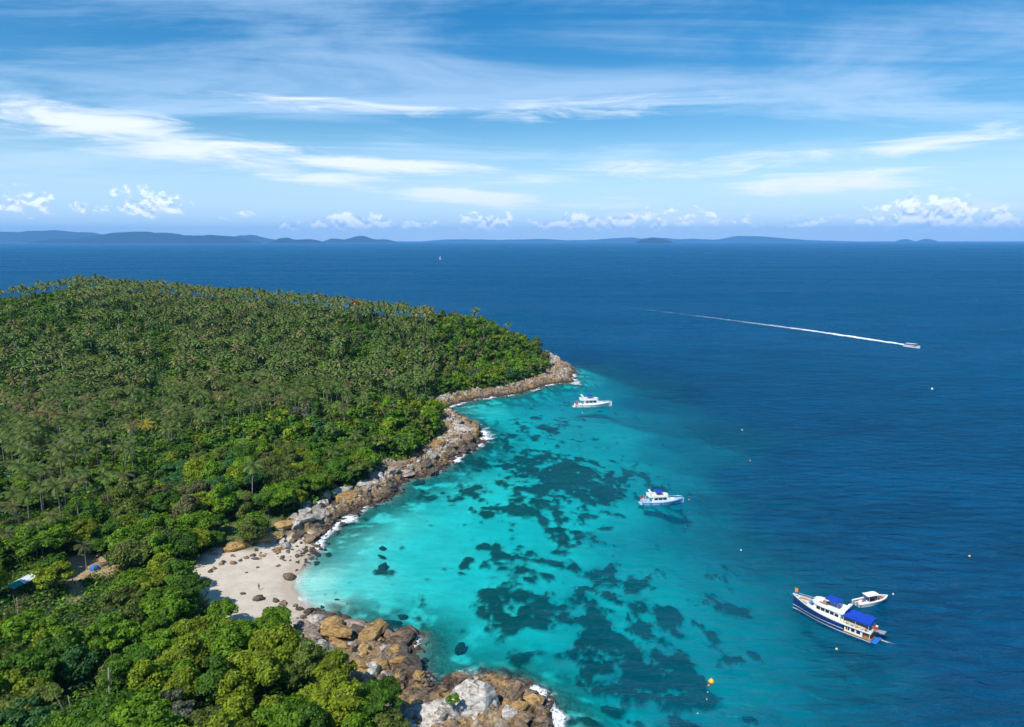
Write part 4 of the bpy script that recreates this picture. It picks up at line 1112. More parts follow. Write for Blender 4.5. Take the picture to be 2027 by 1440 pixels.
def place_tree(x, y, z, proto, s, rz, col, label, group=None):
    fm, cm, tm, hh = TREES[proto]
    root = empty('broadleaf_tree', (x, y, z), rz); root.scale = (s, s, s * brr.uniform(.85, 1.1))
    tag(root, label, 'tree', group)
    link('trunk', tm, root); c = link('crown', cm, root); c.color = tuple(col) + (1,)
    return root
N_TREE = 298
for i in range(min(N_TREE, len(BX))):
    fg = BD[i] < 150
    if fg and Bpx[i] > 330 and brr.random() < .62: proto = int(brr.choice([7, 8, 7, 5])); gi = int(brr.choice([2, 2, 1, 2]))
    else:
        proto = int(brr.choice([0, 1, 2, 3, 4, 5, 6, 9], p=[.19, .17, .16, .14, .10, .12, .09, .03])); gi = int(brr.choice(7, p=[.20, .34, .18, .16, .06, .04, .02]))
    col = np.array(GREENS[gi][0]) * brr.uniform(.82, 1.18); s = brr.uniform(.72, 1.12)
    if fg: s *= .92
    if Bpz[i] > 0: s *= .68
    w = tree_where(Bpx[i], Bpy[i], BD[i]); lab = ('small ' if s < .66 else 'large ' if s > .98 else '') + GREENS[gi][1] + ' ' + FORMW[TREES[proto][0]] + ' tree ' + w
    place_tree(BX[i], BY[i], BH[i] - .15, proto, s, brr.uniform(0, 6.28), col, lab, lab.replace(' tree ', ' trees '))
for (sx_, sy_, proto, s, gi, lab) in [(1066, 728, 9, .95, 5, 'lone thin-crowned tree standing at the tip of the headland'), (545, 1262, 1, .72, 1, 'bright green tree leaning over the lower end of the beach'), (880, 812, 6, .6, 1, 'small bright tree on top of the outcrop by the cove'), (488, 1050, 4, .75, 3, 'slim olive tree with bare stem on the grass slope above the beach'), (440, 1240, 0, .70, 1, 'green tree overhanging the left end of the beach'), (205, 1100, 2, .6, 0, 'spreading tree with bare forked trunks at the clearing')]:
    p = at(sx_, sy_, 4.0)
    for _ in range(4): p = at(sx_, sy_, max(.5, float(ground(p.x, p.y))))
    place_tree(p.x, p.y, float(ground(p.x, p.y)) - .1, proto, s, 1.3, GREENS[gi][0], lab)
items = []
for i in range(min(N_TREE, len(BX)), len(BX)):
    v, f, tt = FAR[int(brr.integers(0, 7))]; gi = int(brr.choice(7, p=[.22, .34, .14, .18, .07, .03, .02]))
    items.append((xform(v, BX[i], BY[i], BH[i] - .3, brr.uniform(.72, 1.08) * (.66 if Bpz[i] > 12 else 1), brr.uniform(0, 6.28)), f, tt, np.array(GREENS[gi][0]) * brr.uniform(.85, 1.2)))
mass('hillside_woods', items, M_LEAF_MASS, 'far broadleaf woods on the hill and headland', 'woods')
# undergrowth
X, Y = spots(3.3, 3, -560, 70, 70, 680)
h, sand, rock, reef, dirt, grass, d, beach = surface(X, Y)
px, py, dep = to_px(X, Y, h + 2)
ridge = np.interp(X, [-520, -360, -250, -140, -60, 30], [585, 615, 600, 560, 545, 520])
ok = (d > 6) & (poly_sd(near_rocks, X, Y) < -.5) & (sand < .12) & (rock < .5) & (dirt < .35) & (dep > 60) & (px > -60) & (px < 1200) & (py < 1500) & (Y < ridge + 20) & ((grass < .5) | (RNG.random(len(X)) < .2))
X, Y, h, dep = X[ok], Y[ok], h[ok], dep[ok]
urr = np.random.default_rng(9)
BUSH = []
for i in range(6):
    n = 16; c = urr.normal(size=(n, 3)) * np.array([1.0, 1.0, .45]) + np.array([0, 0, .9]); nn = urr.normal(size=(n, 3)) * .6 + np.array([0, 0, 1.0]); nn /= np.linalg.norm(nn, axis=1, keepdims=True)
    v, f = leaf_quads(c, nn, .85, urr); BUSH.append((v, f, np.repeat(urr.uniform(.1, .8, n), 4)))
for i in range(6):
    n = 46; c = urr.normal(size=(n, 3)) * np.array([.9, .9, .42]) + np.array([0, 0, .8]); nn = urr.normal(size=(n, 3)) * .6 + np.array([0, 0, 1.0]); nn /= np.linalg.norm(nn, axis=1, keepdims=True)
    v, f = leaf_quads(c, nn, .40, urr); BUSH.append((v, f, np.repeat(urr.uniform(.1, .8, n), 4)))
items = []
for i in range(len(X)):
    v, f, tt = BUSH[int(urr.integers(0, 6)) + (6 if dep[i] < 230 else 0)]; gi = int(urr.choice([0, 1, 3, 4, 1]))
    items.append((xform(v, X[i], Y[i], h[i], urr.uniform(.8, 1.7), urr.uniform(0, 6.28)), f, tt, np.array(GREENS[gi][0]) * urr.uniform(.85, 1.2)))
mass('undergrowth', items, M_LEAF_MASS, 'low green undergrowth below the trees and palms', 'undergrowth')
print('palms', len(PX), 'trees', len(BX), 'bushes', len(X))
# the shrub that grows on the giant boulder
def shrub(px, py, z, s, col, label):
    v, f, tt, C = crown_arrays(700 + int(px), 'round', 1.0, 1.3, .2, 16, 60, .22)
    root = empty('shrub', at(px, py, z)); root.scale = (s, s, s * .8)
    tag(root, label, 'shrub')
    me = np_mesh('foliage', v, f, M_LEAF); fattr(me, 'tint', tt)
    link('foliage', me, root).color = col + (1,)
    link('stem', trunk_mesh('stem', 3, .3, 1.0, C, .05, M_BARK), root)
shrub(897, 1392, 5.2, 1.25, (.09, .20, .012), 'bright green shrub growing on the giant white boulder')

# ------------------------------------------------------------------ boats
M_WHITE = paint('white_gelcoat', (.80, .80, .78), .3, .05); M_OFFWHITE = paint('cream_deck', (.66, .62, .55), .6, .08); M_NAVY = paint('navy_hull_paint', (.012, .040, .165), .28, .12)
M_CANVAS = paint('blue_canvas', (.010, .060, .46), .8, .12, .2); M_WOOD = paint('teak_deck', (.34, .17, .085), .6, .15); M_DARK = paint('tinted_window', (.012, .018, .026), .1, .02, .8)
M_GREYP = paint('grey_rubber', (.30, .32, .35), .5, .1); M_ORANGE = paint('orange_cloth', (.75, .30, .03), .7, .1); M_RED = paint('red_cushion', (.50, .05, .03), .7, .1); M_STEEL = paint('steel_rail', (.62, .64, .66), .25, .05)
M_LBLUE = paint('pale_blue_paint', (.30, .48, .72), .35, .08); M_SKYBL = paint('blue_cover', (.015, .16, .55), .7, .1); M_YELLOW = paint('yellow_plastic', (.80, .50, .02), .4, .1); M_BUOYW = paint('white_plastic', (.74, .72, .66), .5, .1); M_BUOYO = paint('orange_plastic', (.72, .20, .05), .45, .1)
M_TAN = paint('tan_cushion', (.55, .42, .30), .7, .1); M_GREENBUOY = paint('pale_green_plastic', (.50, .62, .30), .5, .1)

def hull_profile(L, B, sheer0, sheer1, full=2.4, stern=.86, n=18):
    """station list: x, half breadth at sheer, half breadth at waterline, sheer height"""
    st = []
    for i in range(n + 1):
        t = i / n; x = -L / 2 + L * t
        f = 1 - max(0, (t - .42) / .58) ** full
        aft = stern + (1 - stern) * min(1, t / .35)
        st.append((x, B / 2 * f * aft, B / 2 * aft * max(0.0, (1 - max(0, (t - .30) / .62) ** 1.9)) * .90, sheer0 + (sheer1 - sheer0) * max(0, (t - .25) / .75) ** 1.8))
    return st
def hull_mesh(mb, st, z0, z1f, off=0.0):
    """shell strip between height z0 and fraction/height z1f(sheer); stations interpolate breadth"""
    rows = []
    for (x, bs, bw, sh) in st:
        zt = z1f(sh); w = lambda z: (bw + (bs - bw) * max(0, min(1, z / sh)) ** .8) + off
        zb = z0(sh) if callable(z0) else z0
        zs = [zb + (zt - zb) * k / 4 for k in range(5)]
        rows.append([(x, w(z) if (bs > .02 or z > 0) else off, z) for z in zs])
    b = len(mb.v); m = 5
    for s in (1, -1):
        for row in rows:
            for (x, y, z) in row: mb.v.append((x, s * max(y, .012), z))
    n = len(rows)
    for s in (0, 1):
        o = b + s * n * m
        for i in range(n - 1):
            for k in range(m - 1):
                q = (o + i * m + k, o + (i + 1) * m + k, o + (i + 1) * m + k + 1, o + i * m + k + 1)
                mb.f.append(q[::-1] if s == 0 else q)
    for k in range(m - 1):        # transom and stem
        mb.f.append((b + k, b + k + 1, b + n * m + k + 1, b + n * m + k))
        e = b + (n - 1) * m; g = b + n * m + (n - 1) * m
        mb.f.append((e + k, g + k, g + k + 1, e + k + 1))
    return mb
def deck_outline(st, inset=.06):
    return [(x, max(bs - inset, .01)) for (x, bs, bw, sh) in st] + [(x, -max(bs - inset, .01)) for (x, bs, bw, sh) in reversed(st)]
def sheer_fn(st, dz):
    xs_ = [q[0] for q in st]; zs_ = [q[3] for q in st]
    return lambda x: float(np.interp(x, xs_, zs_)) + dz
def rail(parent, st, x0, x1, h, r=.035, name='rail'):
    mb = MB(); f = sheer_fn(st, 0)
    for s in (1, -1):
        pts = [(x, s * (bs - .1), f(x)) for (x, bs, bw, sh) in st if x0 <= x <= x1 and bs > .15]
        if len(pts) < 2: continue
        mb.tube([(x, y, z + h) for (x, y, z) in pts], r, 5)
        for (x, y, z) in pts[::2]: mb.tube([(x, y, z), (x, y, z + h)], r * .8, 4)
    return mb.build(name, M_STEEL, parent)
def flag(parent, x, y, z, h, w, mat, pole=1.2, name='flag'):
    f = MB(); n = 5
    for i in range(n):
        a = i / n * w; b = (i + 1) / n * w
        ya = .12 * math.sin(i * 1.3); yb = .12 * math.sin((i + 1) * 1.3)
        f.hexa([(x - a, y + ya - .01, z + pole - h), (x - b, y + yb - .01, z + pole - h - .1), (x - b, y + yb + .01, z + pole - h - .1), (x - a, y + ya + .01, z + pole - h),
                (x - a, y + ya - .01, z + pole), (x - b, y + yb - .01, z + pole - .1), (x - b, y + yb + .01, z + pole - .1), (x - a, y + ya + .01, z + pole)])
    o = f.build(name, mat, parent)
    MB().tube([(x, y, z), (x, y, z + pole)], .03, 5).build('flag_pole', M_STEEL, o)
    return o

def dive_boat():
    stern = at(1727, 1266, 0); bow = at(1574, 1174, 4.2)
    L = (Vector((bow.x, bow.y, 0)) - stern).length + .6; head = math.atan2(bow.y - stern.y, bow.x - stern.x)
    c = (stern + Vector((bow.x, bow.y, 0))) / 2
    root = empty('dive_boat', (c.x, c.y, 0), head)
    tag(root, 'large dive boat with navy hull, white upper decks and blue canopies', 'boat')
    B = 5.0; st = hull_profile(L, B, 2.35, 3.7, 2.6, .9, 22); a = -L / 2
    # closed fore hull; the aft third has an open lower deck under the upper deck
    fore = [q for q in st if q[0] >= a + L * .28]
    hull = hull_mesh(MB(), fore, -.8, lambda s: s).build('hull', M_NAVY, root, True)
    aft = [q for q in st if q[0] <= a + L * .33]
    hull_mesh(MB(), aft, -.8, lambda s: .62).build('aft_hull', M_NAVY, root, True)
    hull_mesh(MB(), st, .16, lambda s: .34, .025).build('boot_stripe', M_WHITE, hull)
    hull_mesh(MB(), fore, 1.05, lambda s: 1.19, .03).build('rubbing_strake', M_WHITE, hull)
    hull_mesh(MB(), st, lambda s: s - .16, lambda s: s + .20, .05).build('bulwark_band', M_WHITE, root)
    MB().slab(deck_outline(st, .08), sheer_fn(st, -.18), sheer_fn(st, -.05)).build('upper_deck', M_OFFWHITE, root)
    MB().slab(deck_outline(aft, .12), .5, .62).build('lower_deck', M_WOOD, root)
    # port holes
    for i in range(4):
        x = a + L * (.40 + .09 * i); bs = float(np.interp(x, [q[0] for q in st], [q[2] + (q[1] - q[2]) * .7 for q in st]))
        for s in (1, -1): MB().tube([(x, s * (bs - .06), 1.55), (x, s * (bs + .05), 1.55)], .13, 10).build('porthole', M_DARK, hull)
    # lower aft saloon
    sal = MB().taper(a + L * .10, a + L * .31, 1.95, .62, a + L * .10, a + L * .31, 1.95, 2.1).build('aft_saloon', M_WHITE, root)
    for s in (1, -1):
        for k in range(3):
            x = a + L * (.125 + .062 * k)
            MB().box(x, x + L * .045, s * 1.95 - .03, s * 1.95 + .03, 1.05, 1.85).build('window', M_DARK, sal)
    for k in range(4):
        for s in (1, -1): MB().tube([(a + .3 + k * L * .085, s * 2.1, .62), (a + .3 + k * L * .085, s * 2.1, 2.1)], .06, 5).build('deck_post', M_WHITE, root)
    MB().box(a + .5, a + L * .09, -1.5, 1.5, .62, 1.5).build('tank_rack', M_WOOD, root)
    MB().box(a - 1.2, a + .1, -1.9, 1.9, .15, .32).build('swim_platform', M_SKYBL, root, bevel=.05)
    g = MB().hexa([(a - 1.9, -2.0, 2.0), (a + .1, -1.6, 1.8), (a + .1, -.3, 1.8), (a - 1.9, -.3, 2.0), (a - 1.9, -2.0, 2.12), (a + .1, -1.6, 1.95), (a + .1, -.3, 1.95), (a - 1.9, -.3, 2.12)]).build('stern_gangway', M_GREYP, root)
    # main cabin on the upper deck
    z0 = 2.3
    cab = MB().taper(a + L * .37, a + L * .76, 1.85, z0, a + L * .37, a + L * .70, 1.75, z0 + 1.75, .62, .68).build('cabin', M_WHITE, root, bevel=.08)
    for s in (1, -1):
        for k in range(5):
            x0 = a + L * (.395 + .058 * k); x1 = x0 + L * .047
            w = lambda x: 1.82 - .55 * max(0, (x - (a + L * .37)) / (L * .36)) ** 1.0
            MB().hexa([(x0, s * w(x0) - .04, z0 + .8), (x1, s * w(x1) - .04, z0 + .8), (x1, s * w(x1) + .04, z0 + .8), (x0, s * w(x0) + .04, z0 + .8),
                       (x0, s * w(x0) - .05, z0 + 1.45), (x1, s * w(x1) - .05, z0 + 1.45), (x1, s * w(x1) + .035, z0 + 1.45), (x0, s * w(x0) + .035, z0 + 1.45)]).build('window', M_DARK, cab)
    MB().hexa([(a + L * .748, -1.0, z0 + .75), (a + L * .757, -1.0, z0 + .75), (a + L * .757, 1.0, z0 + .75), (a + L * .748, 1.0, z0 + .75), (a + L * .712, -1.0, z0 + 1.5), (a + L * .728, -1.0, z0 + 1.5), (a + L * .728, 1.0, z0 + 1.5), (a + L * .712, 1.0, z0 + 1.5)]).build('windscreen', M_DARK, cab)
    MB().taper(a + L * .755, a + L * .80, .95, z0 + .35, a + L * .74, a + L * .785, .8, z0 + 1.2, .8).build('windscreen_cover', M_SKYBL, root, bevel=.08)
    # flybridge: overhanging deck with a rounded coaming
    zf = z0 + 1.78
    fb = [(a + L * .33, 1.9), (a + L * .60, 1.85), (a + L * .70, 1.5), (a + L * .735, .9), (a + L * .745, 0)]
    fbo = fb + [(x, -y) for (x, y) in reversed(fb[:-1])]
    fly = MB().slab(fbo, zf, zf + .16).build('flybridge', M_WHITE, root, bevel=.04)
    co = MB()
    for i in range(len(fbo) - 1):
        (x0, y0), (x1, y1) = fbo[i], fbo[i + 1]; k = .90
        co.hexa([(x0, y0, zf + .16), (x1, y1, zf + .16), (x1 * 1, y1 * k, zf + .16), (x0, y0 * k, zf + .16), (x0 - .12, y0 * .97, zf + .85), (x1 - .12, y1 * .97, zf + .85), (x1 - .12, y1 * .89, zf + .85), (x0 - .12, y0 * .89, zf + .85)])
    co.build('coaming', M_WHITE, fly)
    MB().box(a + L * .56, a + L * .66, -1.0, 1.0, zf + .16, zf + .62).build('flybridge_seat', M_WOOD, root, bevel=.05)
    MB().box(a + L * .62, a + L * .66, -.5, .5, zf + .62, zf + 1.0).build('helm_console', M_WHITE, root, bevel=.05)
    bim = MB()
    bim.slab([(a + L * .41, 1.35), (a + L * .58, 1.35), (a + L * .58, -1.35), (a + L * .41, -1.35)], zf + 2.05, lambda x: zf + 2.2)
    bim.build('bimini', M_CANVAS, root, bevel=.06)
    mb = MB()
    for x in (.42, .57):
        for s in (1, -1): mb.tube([(a + L * x, s * 1.3, zf + .2), (a + L * x, s * 1.3, zf + 2.1)], .035, 5)
    mb.build('bimini_frame', M_STEEL, root)
    arch = MB()
    for s in (1, -1): arch.hexa([(a + L * .345, s * 1.75 - .1, zf + .1), (a + L * .405, s * 1.75 - .1, zf + .1), (a + L * .405, s * 1.75 + .1, zf + .1), (a + L * .345, s * 1.75 + .1, zf + .1), (a + L * .345 - .9, s * 1.35 - .09, zf + 1.75), (a + L * .345 - .35, s * 1.35 - .09, zf + 1.75), (a + L * .345 - .35, s * 1.35 + .09, zf + 1.75), (a + L * .345 - .9, s * 1.35 + .09, zf + 1.75)])
    arch.box(a + L * .345 - .95, a + L * .345 - .3, -1.45, 1.45, zf + 1.70, zf + 1.90)
    ar = arch.build('radar_arch', M_WHITE, root, bevel=.05)
    MB().ball((a + L * .345 - .62, 0, zf + 2.12), .28, sz=.7).build('radar_dome', M_WHITE, ar, True)
    # aft canopy over the dining deck
    can = MB(); zc = z0 + 2.0
    pts = [(a + L * .02, 1.95), (a + L * .05, 2.12), (a + L * .34, 2.0), (a + L * .34, -2.0), (a + L * .05, -2.12), (a + L * .02, -1.95)]
    can.slab(pts, zc, zc + .10); can.slab([(x, y * .62) for (x, y) in pts], zc + .09, zc + .26)
    can.build('aft_canopy', M_CANVAS, root, bevel=.05)
    MB().slab([(x + .05, y * 1.01) for (x, y) in pts], zc - .30, zc - .004).build('canopy_valance', M_CANVAS, root)
    mb = MB()
    for x in (.04, .19, .33):
        for s in (1, -1): mb.tube([(a + L * x, s * 1.9, z0 - .1), (a + L * x, s * 1.9, zc + .02)], .045, 5)
    mb.build('canopy_posts', M_STEEL, root)
    MB().box(a + L * .10, a + L * .28, -.55, .55, z0 + .45, z0 + .55).build('dining_table', M_OFFWHITE, root)
    for s in (1, -1): MB().box(a + L * .08, a + L * .30, s * 1.35 - .25, s * 1.35 + .25, z0 - .08, z0 + .42).build('bench', M_TAN, root)
    for i, m_ in enumerate((M_RED, M_BUOYW, M_YELLOW, M_LBLUE, M_ORANGE)):
        x = a + L * (.05 + .055 * i); MB().box(x, x + .5, 2.02, 2.10, z0 + .25, z0 + .75).build('towel', m_, root)
    # bow: wooden lounge with bench, anchor roller, pulpit
    bow_o = [(a + L * .80, 1.15), (a + L * .86, .95), (a + L * .91, .55), (a + L * .925, 0), (a + L * .91, -.55), (a + L * .86, -.95), (a + L * .80, -1.15)]
    MB().slab(bow_o, sheer_fn(st, -.045), sheer_fn(st, .02)).build('bow_deck', M_WOOD, root)
    MB().slab([(a + L * .80, 1.45), (a + L * .87, 1.2), (a + L * .87, .85), (a + L * .80, 1.05)], sheer_fn(st, -.04), sheer_fn(st, .38)).build('bow_bench', M_TAN, root, bevel=.05)
    MB().slab([(a + L * .80, -1.05), (a + L * .87, -.85), (a + L * .87, -1.2), (a + L * .80, -1.45)], sheer_fn(st, -.04), sheer_fn(st, .38)).build('bow_bench', M_TAN, root, bevel=.05)
    MB().box(a + L * .955, a + L * 1.012, -.18, .18, 3.75, 3.95).build('anchor_roller', M_STEEL, root)
    rail(root, st, a + L * .72, a + L * .99, .75); rail(root, st, a + .2, a + L * .36, .7, name='aft_rail')
    flag(root, a + L * .985, .05, 3.75, 1.0, .75, M_ORANGE, 1.9, 'bow_flag'); flag(root, a + L * .965, -.25, 3.7, .5, .5, M_SKYBL, 1.2, 'blue_pennant')
    flag(root, a + .1, 1.2, 2.5, .75, 1.1, M_RED, 1.5, 'stern_flag')
    return root
dive_boat()

def tender():
    s = at(1694, 1199, 0); b = at(1757, 1181, .8); L = math.hypot(b.x - s.x, b.y - s.y); head = math.atan2(b.y - s.y, b.x - s.x)
    root = empty('motor_tender', ((s.x + b.x) / 2, (s.y + b.y) / 2, 0), head)
    tag(root, 'small white open motorboat with hardtop moored beside the dive boat', 'boat')
    a = -L / 2; st = hull_profile(L, 3.0, .85, 1.15, 3.2, .92, 16)
    h = hull_mesh(MB(), st, -.4, lambda q: q).build('hull', M_WHITE, root, True)
    hull_mesh(MB(), st, .42, lambda q: .52, .02).build('stripe', M_GREYP, h)
    MB().slab(deck_outline(st, .38), .35, .45).build('cockpit_floor', M_OFFWHITE, root)
    gun = MB(); o1 = deck_outline(st, -.02); o2 = deck_outline(st, .40); f = sheer_fn(st, 0)
    for i in range(len(o1) - 1):
        p, q, r_, t_ = o1[i], o1[i + 1], o2[i + 1], o2[i]
        gun.hexa([(p[0], p[1], f(p[0]) - .05), (q[0], q[1], f(q[0]) - .05), (r_[0], r_[1], f(r_[0]) - .05), (t_[0], t_[1], f(t_[0]) - .05), (p[0], p[1], f(p[0]) + .08), (q[0], q[1], f(q[0]) + .08), (r_[0], r_[1], f(r_[0]) + .08), (t_[0], t_[1], f(t_[0]) + .08)])
    gun.build('gunwale', M_WHITE, root)
    MB().slab([(a + L * .70, .85), (a + L * .84, .55), (a + L * .89, 0), (a + L * .84, -.55), (a + L * .70, -.85)], .46, .86).build('bow_cushion', M_WOOD, root, bevel=.05)
    MB().taper(a + L * .42, a + L * .56, .45, .45, a + L * .43, a + L * .53, .4, 1.55).build('console', M_DARK, root, bevel=.04)
    MB().slab([(a + L * .27, 1.05), (a + L * .60, 1.0), (a + L * .64, .6), (a + L * .64, -.6), (a + L * .60, -1.0), (a + L * .27, -1.05)], 2.3, 2.42).build('hardtop', M_WHITE, root, bevel=.04)
    mb = MB()
    for x in (.32, .58):
        for s_ in (1, -1): mb.tube([(a + L * x, s_ * .9, .9), (a + L * x, s_ * .9, 2.3)], .04, 5)
    mb.build('hardtop_posts', M_STEEL, root)
    for s_ in (.5, -.5):
        MB().taper(a - .55, a + .05, .22, .2, a - .45, a + .05, .18, 1.25, .9).build('outboard_motor', M_GREYP, root, bevel=.05).location.y = s_
    MB().box(a + L * .15, a + L * .25, -.8, .8, .46, .82).build('aft_seat', M_BUOYW, root, bevel=.05)
    MB().box(a + L * .17, a + L * .23, -.35, .0, .82, 1.1).build('red_bag', M_RED, root, bevel=.05); MB().box(a + L * .27, a + L * .33, .2, .6, .46, .95).build('blue_crate', M_SKYBL, root, bevel=.03)
tender()

def motor_yacht(s_px, b_px, bow_z, name, label, blue, flagmat):
    s = at(*s_px, 0); b = at(*b_px, bow_z); L = math.hypot(b.x - s.x, b.y - s.y); head = math.atan2(b.y - s.y, b.x - s.x)
    root = empty(name, ((s.x + b.x) / 2, (s.y + b.y) / 2, 0), head); tag(root, label, 'boat')
    a = -L / 2; k = L / 15.5; B = 4.4 * k ** .6
    st = hull_profile(L, B, 1.15 * k, bow_z, 2.5, .92, 20)
    h = hull_mesh(MB(), st, -.5, lambda q: q).build('hull', M_LBLUE if blue else M_WHITE, root, True)
    hull_mesh(MB(), st, .08, lambda q: .20, .02).build('boot_stripe', M_NAVY, h)
    hull_mesh(MB(), st, .86 * k, lambda q: .96 * k, .02).build('side_stripe', M_NAVY if blue else M_GREYP, h)
    MB().slab(deck_outline(st, .08), sheer_fn(st, -.12), sheer_fn(st, -.02)).build('deck', M_WHITE if not blue else M_LBLUE, root)
    z0 = 1.15 * k; hw = B * .40
    cab = MB().taper(a + L * .22, a + L * .78, hw, z0 - .1, a + L * .24, a + L * .60, hw * .92, z0 + 1.75 * k, .62, .78).build('cabin', M_WHITE, root, bevel=.10)
    MB().taper(a + L * .60, a + L * .84, hw * .72, z0 + .05, a + L * .60, a + L * .76, hw * .62, z0 + .85 * k, .55, .6).build('foredeck_trunk', M_WHITE, root, bevel=.10)
    for s_ in (1, -1):
        for (u0, u1) in ((.27, .35), (.37, .46), (.48, .56)):
            x0, x1 = a + L * u0, a + L * u1
            w = lambda x: hw * (.975 - .26 * max(0, (x - (a + L * .22)) / (L * .5)))
            MB().hexa([(x0, s_ * w(x0) - .05, z0 + .85 * k), (x1, s_ * w(x1) - .05, z0 + .85 * k), (x1, s_ * w(x1) + .06, z0 + .85 * k), (x0, s_ * w(x0) + .06, z0 + .85 * k),
                       (x0, s_ * w(x0) - .05, z0 + 1.45 * k), (x1, s_ * w(x1) - .05, z0 + 1.45 * k), (x1, s_ * w(x1) + .045, z0 + 1.45 * k), (x0, s_ * w(x0) + .045, z0 + 1.45 * k)]).build('window', M_DARK, cab)
    x0 = a + L * .66
    MB().hexa([(x0 + .12, -hw * .5, z0 + .9 * k), (x0 + .3, -hw * .5, z0 + .9 * k), (x0 + .3, hw * .5, z0 + .9 * k), (x0 + .12, hw * .5, z0 + .9 * k), (x0 - L * .045, -hw * .55, z0 + 1.6 * k), (x0 - L * .03, -hw * .55, z0 + 1.6 * k), (x0 - L * .03, hw * .55, z0 + 1.6 * k), (x0 - L * .045, hw * .55, z0 + 1.6 * k)]).build('windscreen', M_DARK, cab)
    zf = z0 + 1.76 * k
    fb = [(a + L * .14, hw), (a + L * .48, hw * .98), (a + L * .60, hw * .7), (a + L * .64, 0)]
    fbo = fb + [(x, -y) for (x, y) in reversed(fb[:-1])]
    fly = MB().slab(fbo, zf, zf + .15).build('flybridge', M_WHITE, root, bevel=.04)
    co = MB()
    for i in range(len(fbo) - 1):
        (x0, y0), (x1, y1) = fbo[i], fbo[i + 1]
        if x0 < a + L * .2 and x1 < a + L * .2: continue
        co.hexa([(x0, y0, zf + .15), (x1, y1, zf + .15), (x1, y1 * .92, zf + .15), (x0, y0 * .92, zf + .15), (x0 - .35, y0 * .95, zf + .85 * k), (x1 - .35, y1 * .95, zf + .85 * k), (x1 - .35, y1 * .88, zf + .85 * k), (x0 - .35, y0 * .88, zf + .85 * k)])
    co.build('coaming', M_WHITE, fly)
    MB().box(a + L * .36, a + L * .44, -hw * .6, hw * .6, zf + .15, zf + .6).build('flybridge_seat', M_TAN, root, bevel=.04)
    arch = MB()
    for s_ in (1, -1):
        y = s_ * hw * .9
        arch.hexa([(a + L * .24, y - .09, zf + .1), (a + L * .32, y - .09, zf + .1), (a + L * .32, y + .09, zf + .1), (a + L * .24, y + .09, zf + .1), (a + L * .16, y * .85 - .08, zf + 1.9 * k), (a + L * .20, y * .85 - .08, zf + 1.9 * k), (a + L * .20, y * .85 + .08, zf + 1.9 * k), (a + L * .16, y * .85 + .08, zf + 1.9 * k)])
    arch.box(a + L * .158, a + L * .203, -hw * .8, hw * .8, zf + 1.86 * k, zf + 2.05 * k)
    ar = arch.build('radar_arch', M_WHITE, root, bevel=.04)
    MB().ball((a + L * .18, 0, zf + 2.25 * k), .28, sz=.8).build('radar_dome', M_WHITE, ar, True)
    MB().tube([(a + L * .18, .3, zf + 2.0 * k), (a + L * .175, .3, zf + 3.3 * k)], .03, 4).build('antenna', M_STEEL, ar)
    MB().slab([(a + L * .30, hw * .85), (a + L * .47, hw * .8), (a + L * .47, -hw * .8), (a + L * .30, -hw * .85)], zf + 1.85 * k, zf + 2.0 * k).build('bimini', M_CANVAS, root, bevel=.05)
    mb = MB()
    for x in (.31, .46):
        for s_ in (1, -1): mb.tube([(a + L * x, s_ * hw * .75, zf + .2), (a + L * x, s_ * hw * .75, zf + 1.9 * k)], .035, 4)
    mb.build('bimini_frame', M_STEEL, root)
    mb = MB()
    for s_ in (1, -1): mb.tube([(a + L * .10, s_ * hw * .95, z0 - .1), (a + L * .15, s_ * hw * .95, zf + .05)], .06, 5)
    mb.build('overhang_posts', M_WHITE, root)
    MB().box(a + L * .02, a + L * .08, -hw * .7, hw * .7, z0 - .05, z0 + .5).build('cockpit_seat', M_RED if not blue else M_TAN, root, bevel=.05)
    MB().box(a - .9 * k, a + .1, -hw * .9, hw * .9, .22, .36).build('swim_platform', M_OFFWHITE if not blue else M_LBLUE, root)
    rail(root, st, a + L * .60, a + L * .99, .62 * k ** .5)
    for u in (.18, .42, .70):
        x = a + L * u; bs = float(np.interp(x, [q[0] for q in st], [q[1] for q in st]))
        MB().tube([(x, -bs - .10, .35), (x, -bs - .10, 1.0 * k)], .13, 7).build('fender', M_NAVY if blue else M_GREYP, root)
    flag(root, a + L * .05, hw * .5, z0 + .2, .7, 1.0, flagmat, 1.6, 'stern_flag')
    if not blue: flag(root, a + L * .985, 0, bow_z, .6, .5, M_SKYBL, 1.4, 'bow_pennant')
motor_yacht((1270, 998), (1354, 985), 2.0, 'motor_yacht', 'pale blue and white motor yacht with blue bimini at the edge of the reef', True, M_RED)
motor_yacht((1138, 806), (1211, 795), 2.6, 'motor_yacht', 'white motor yacht anchored off the headland in the cove', False, M_RED)

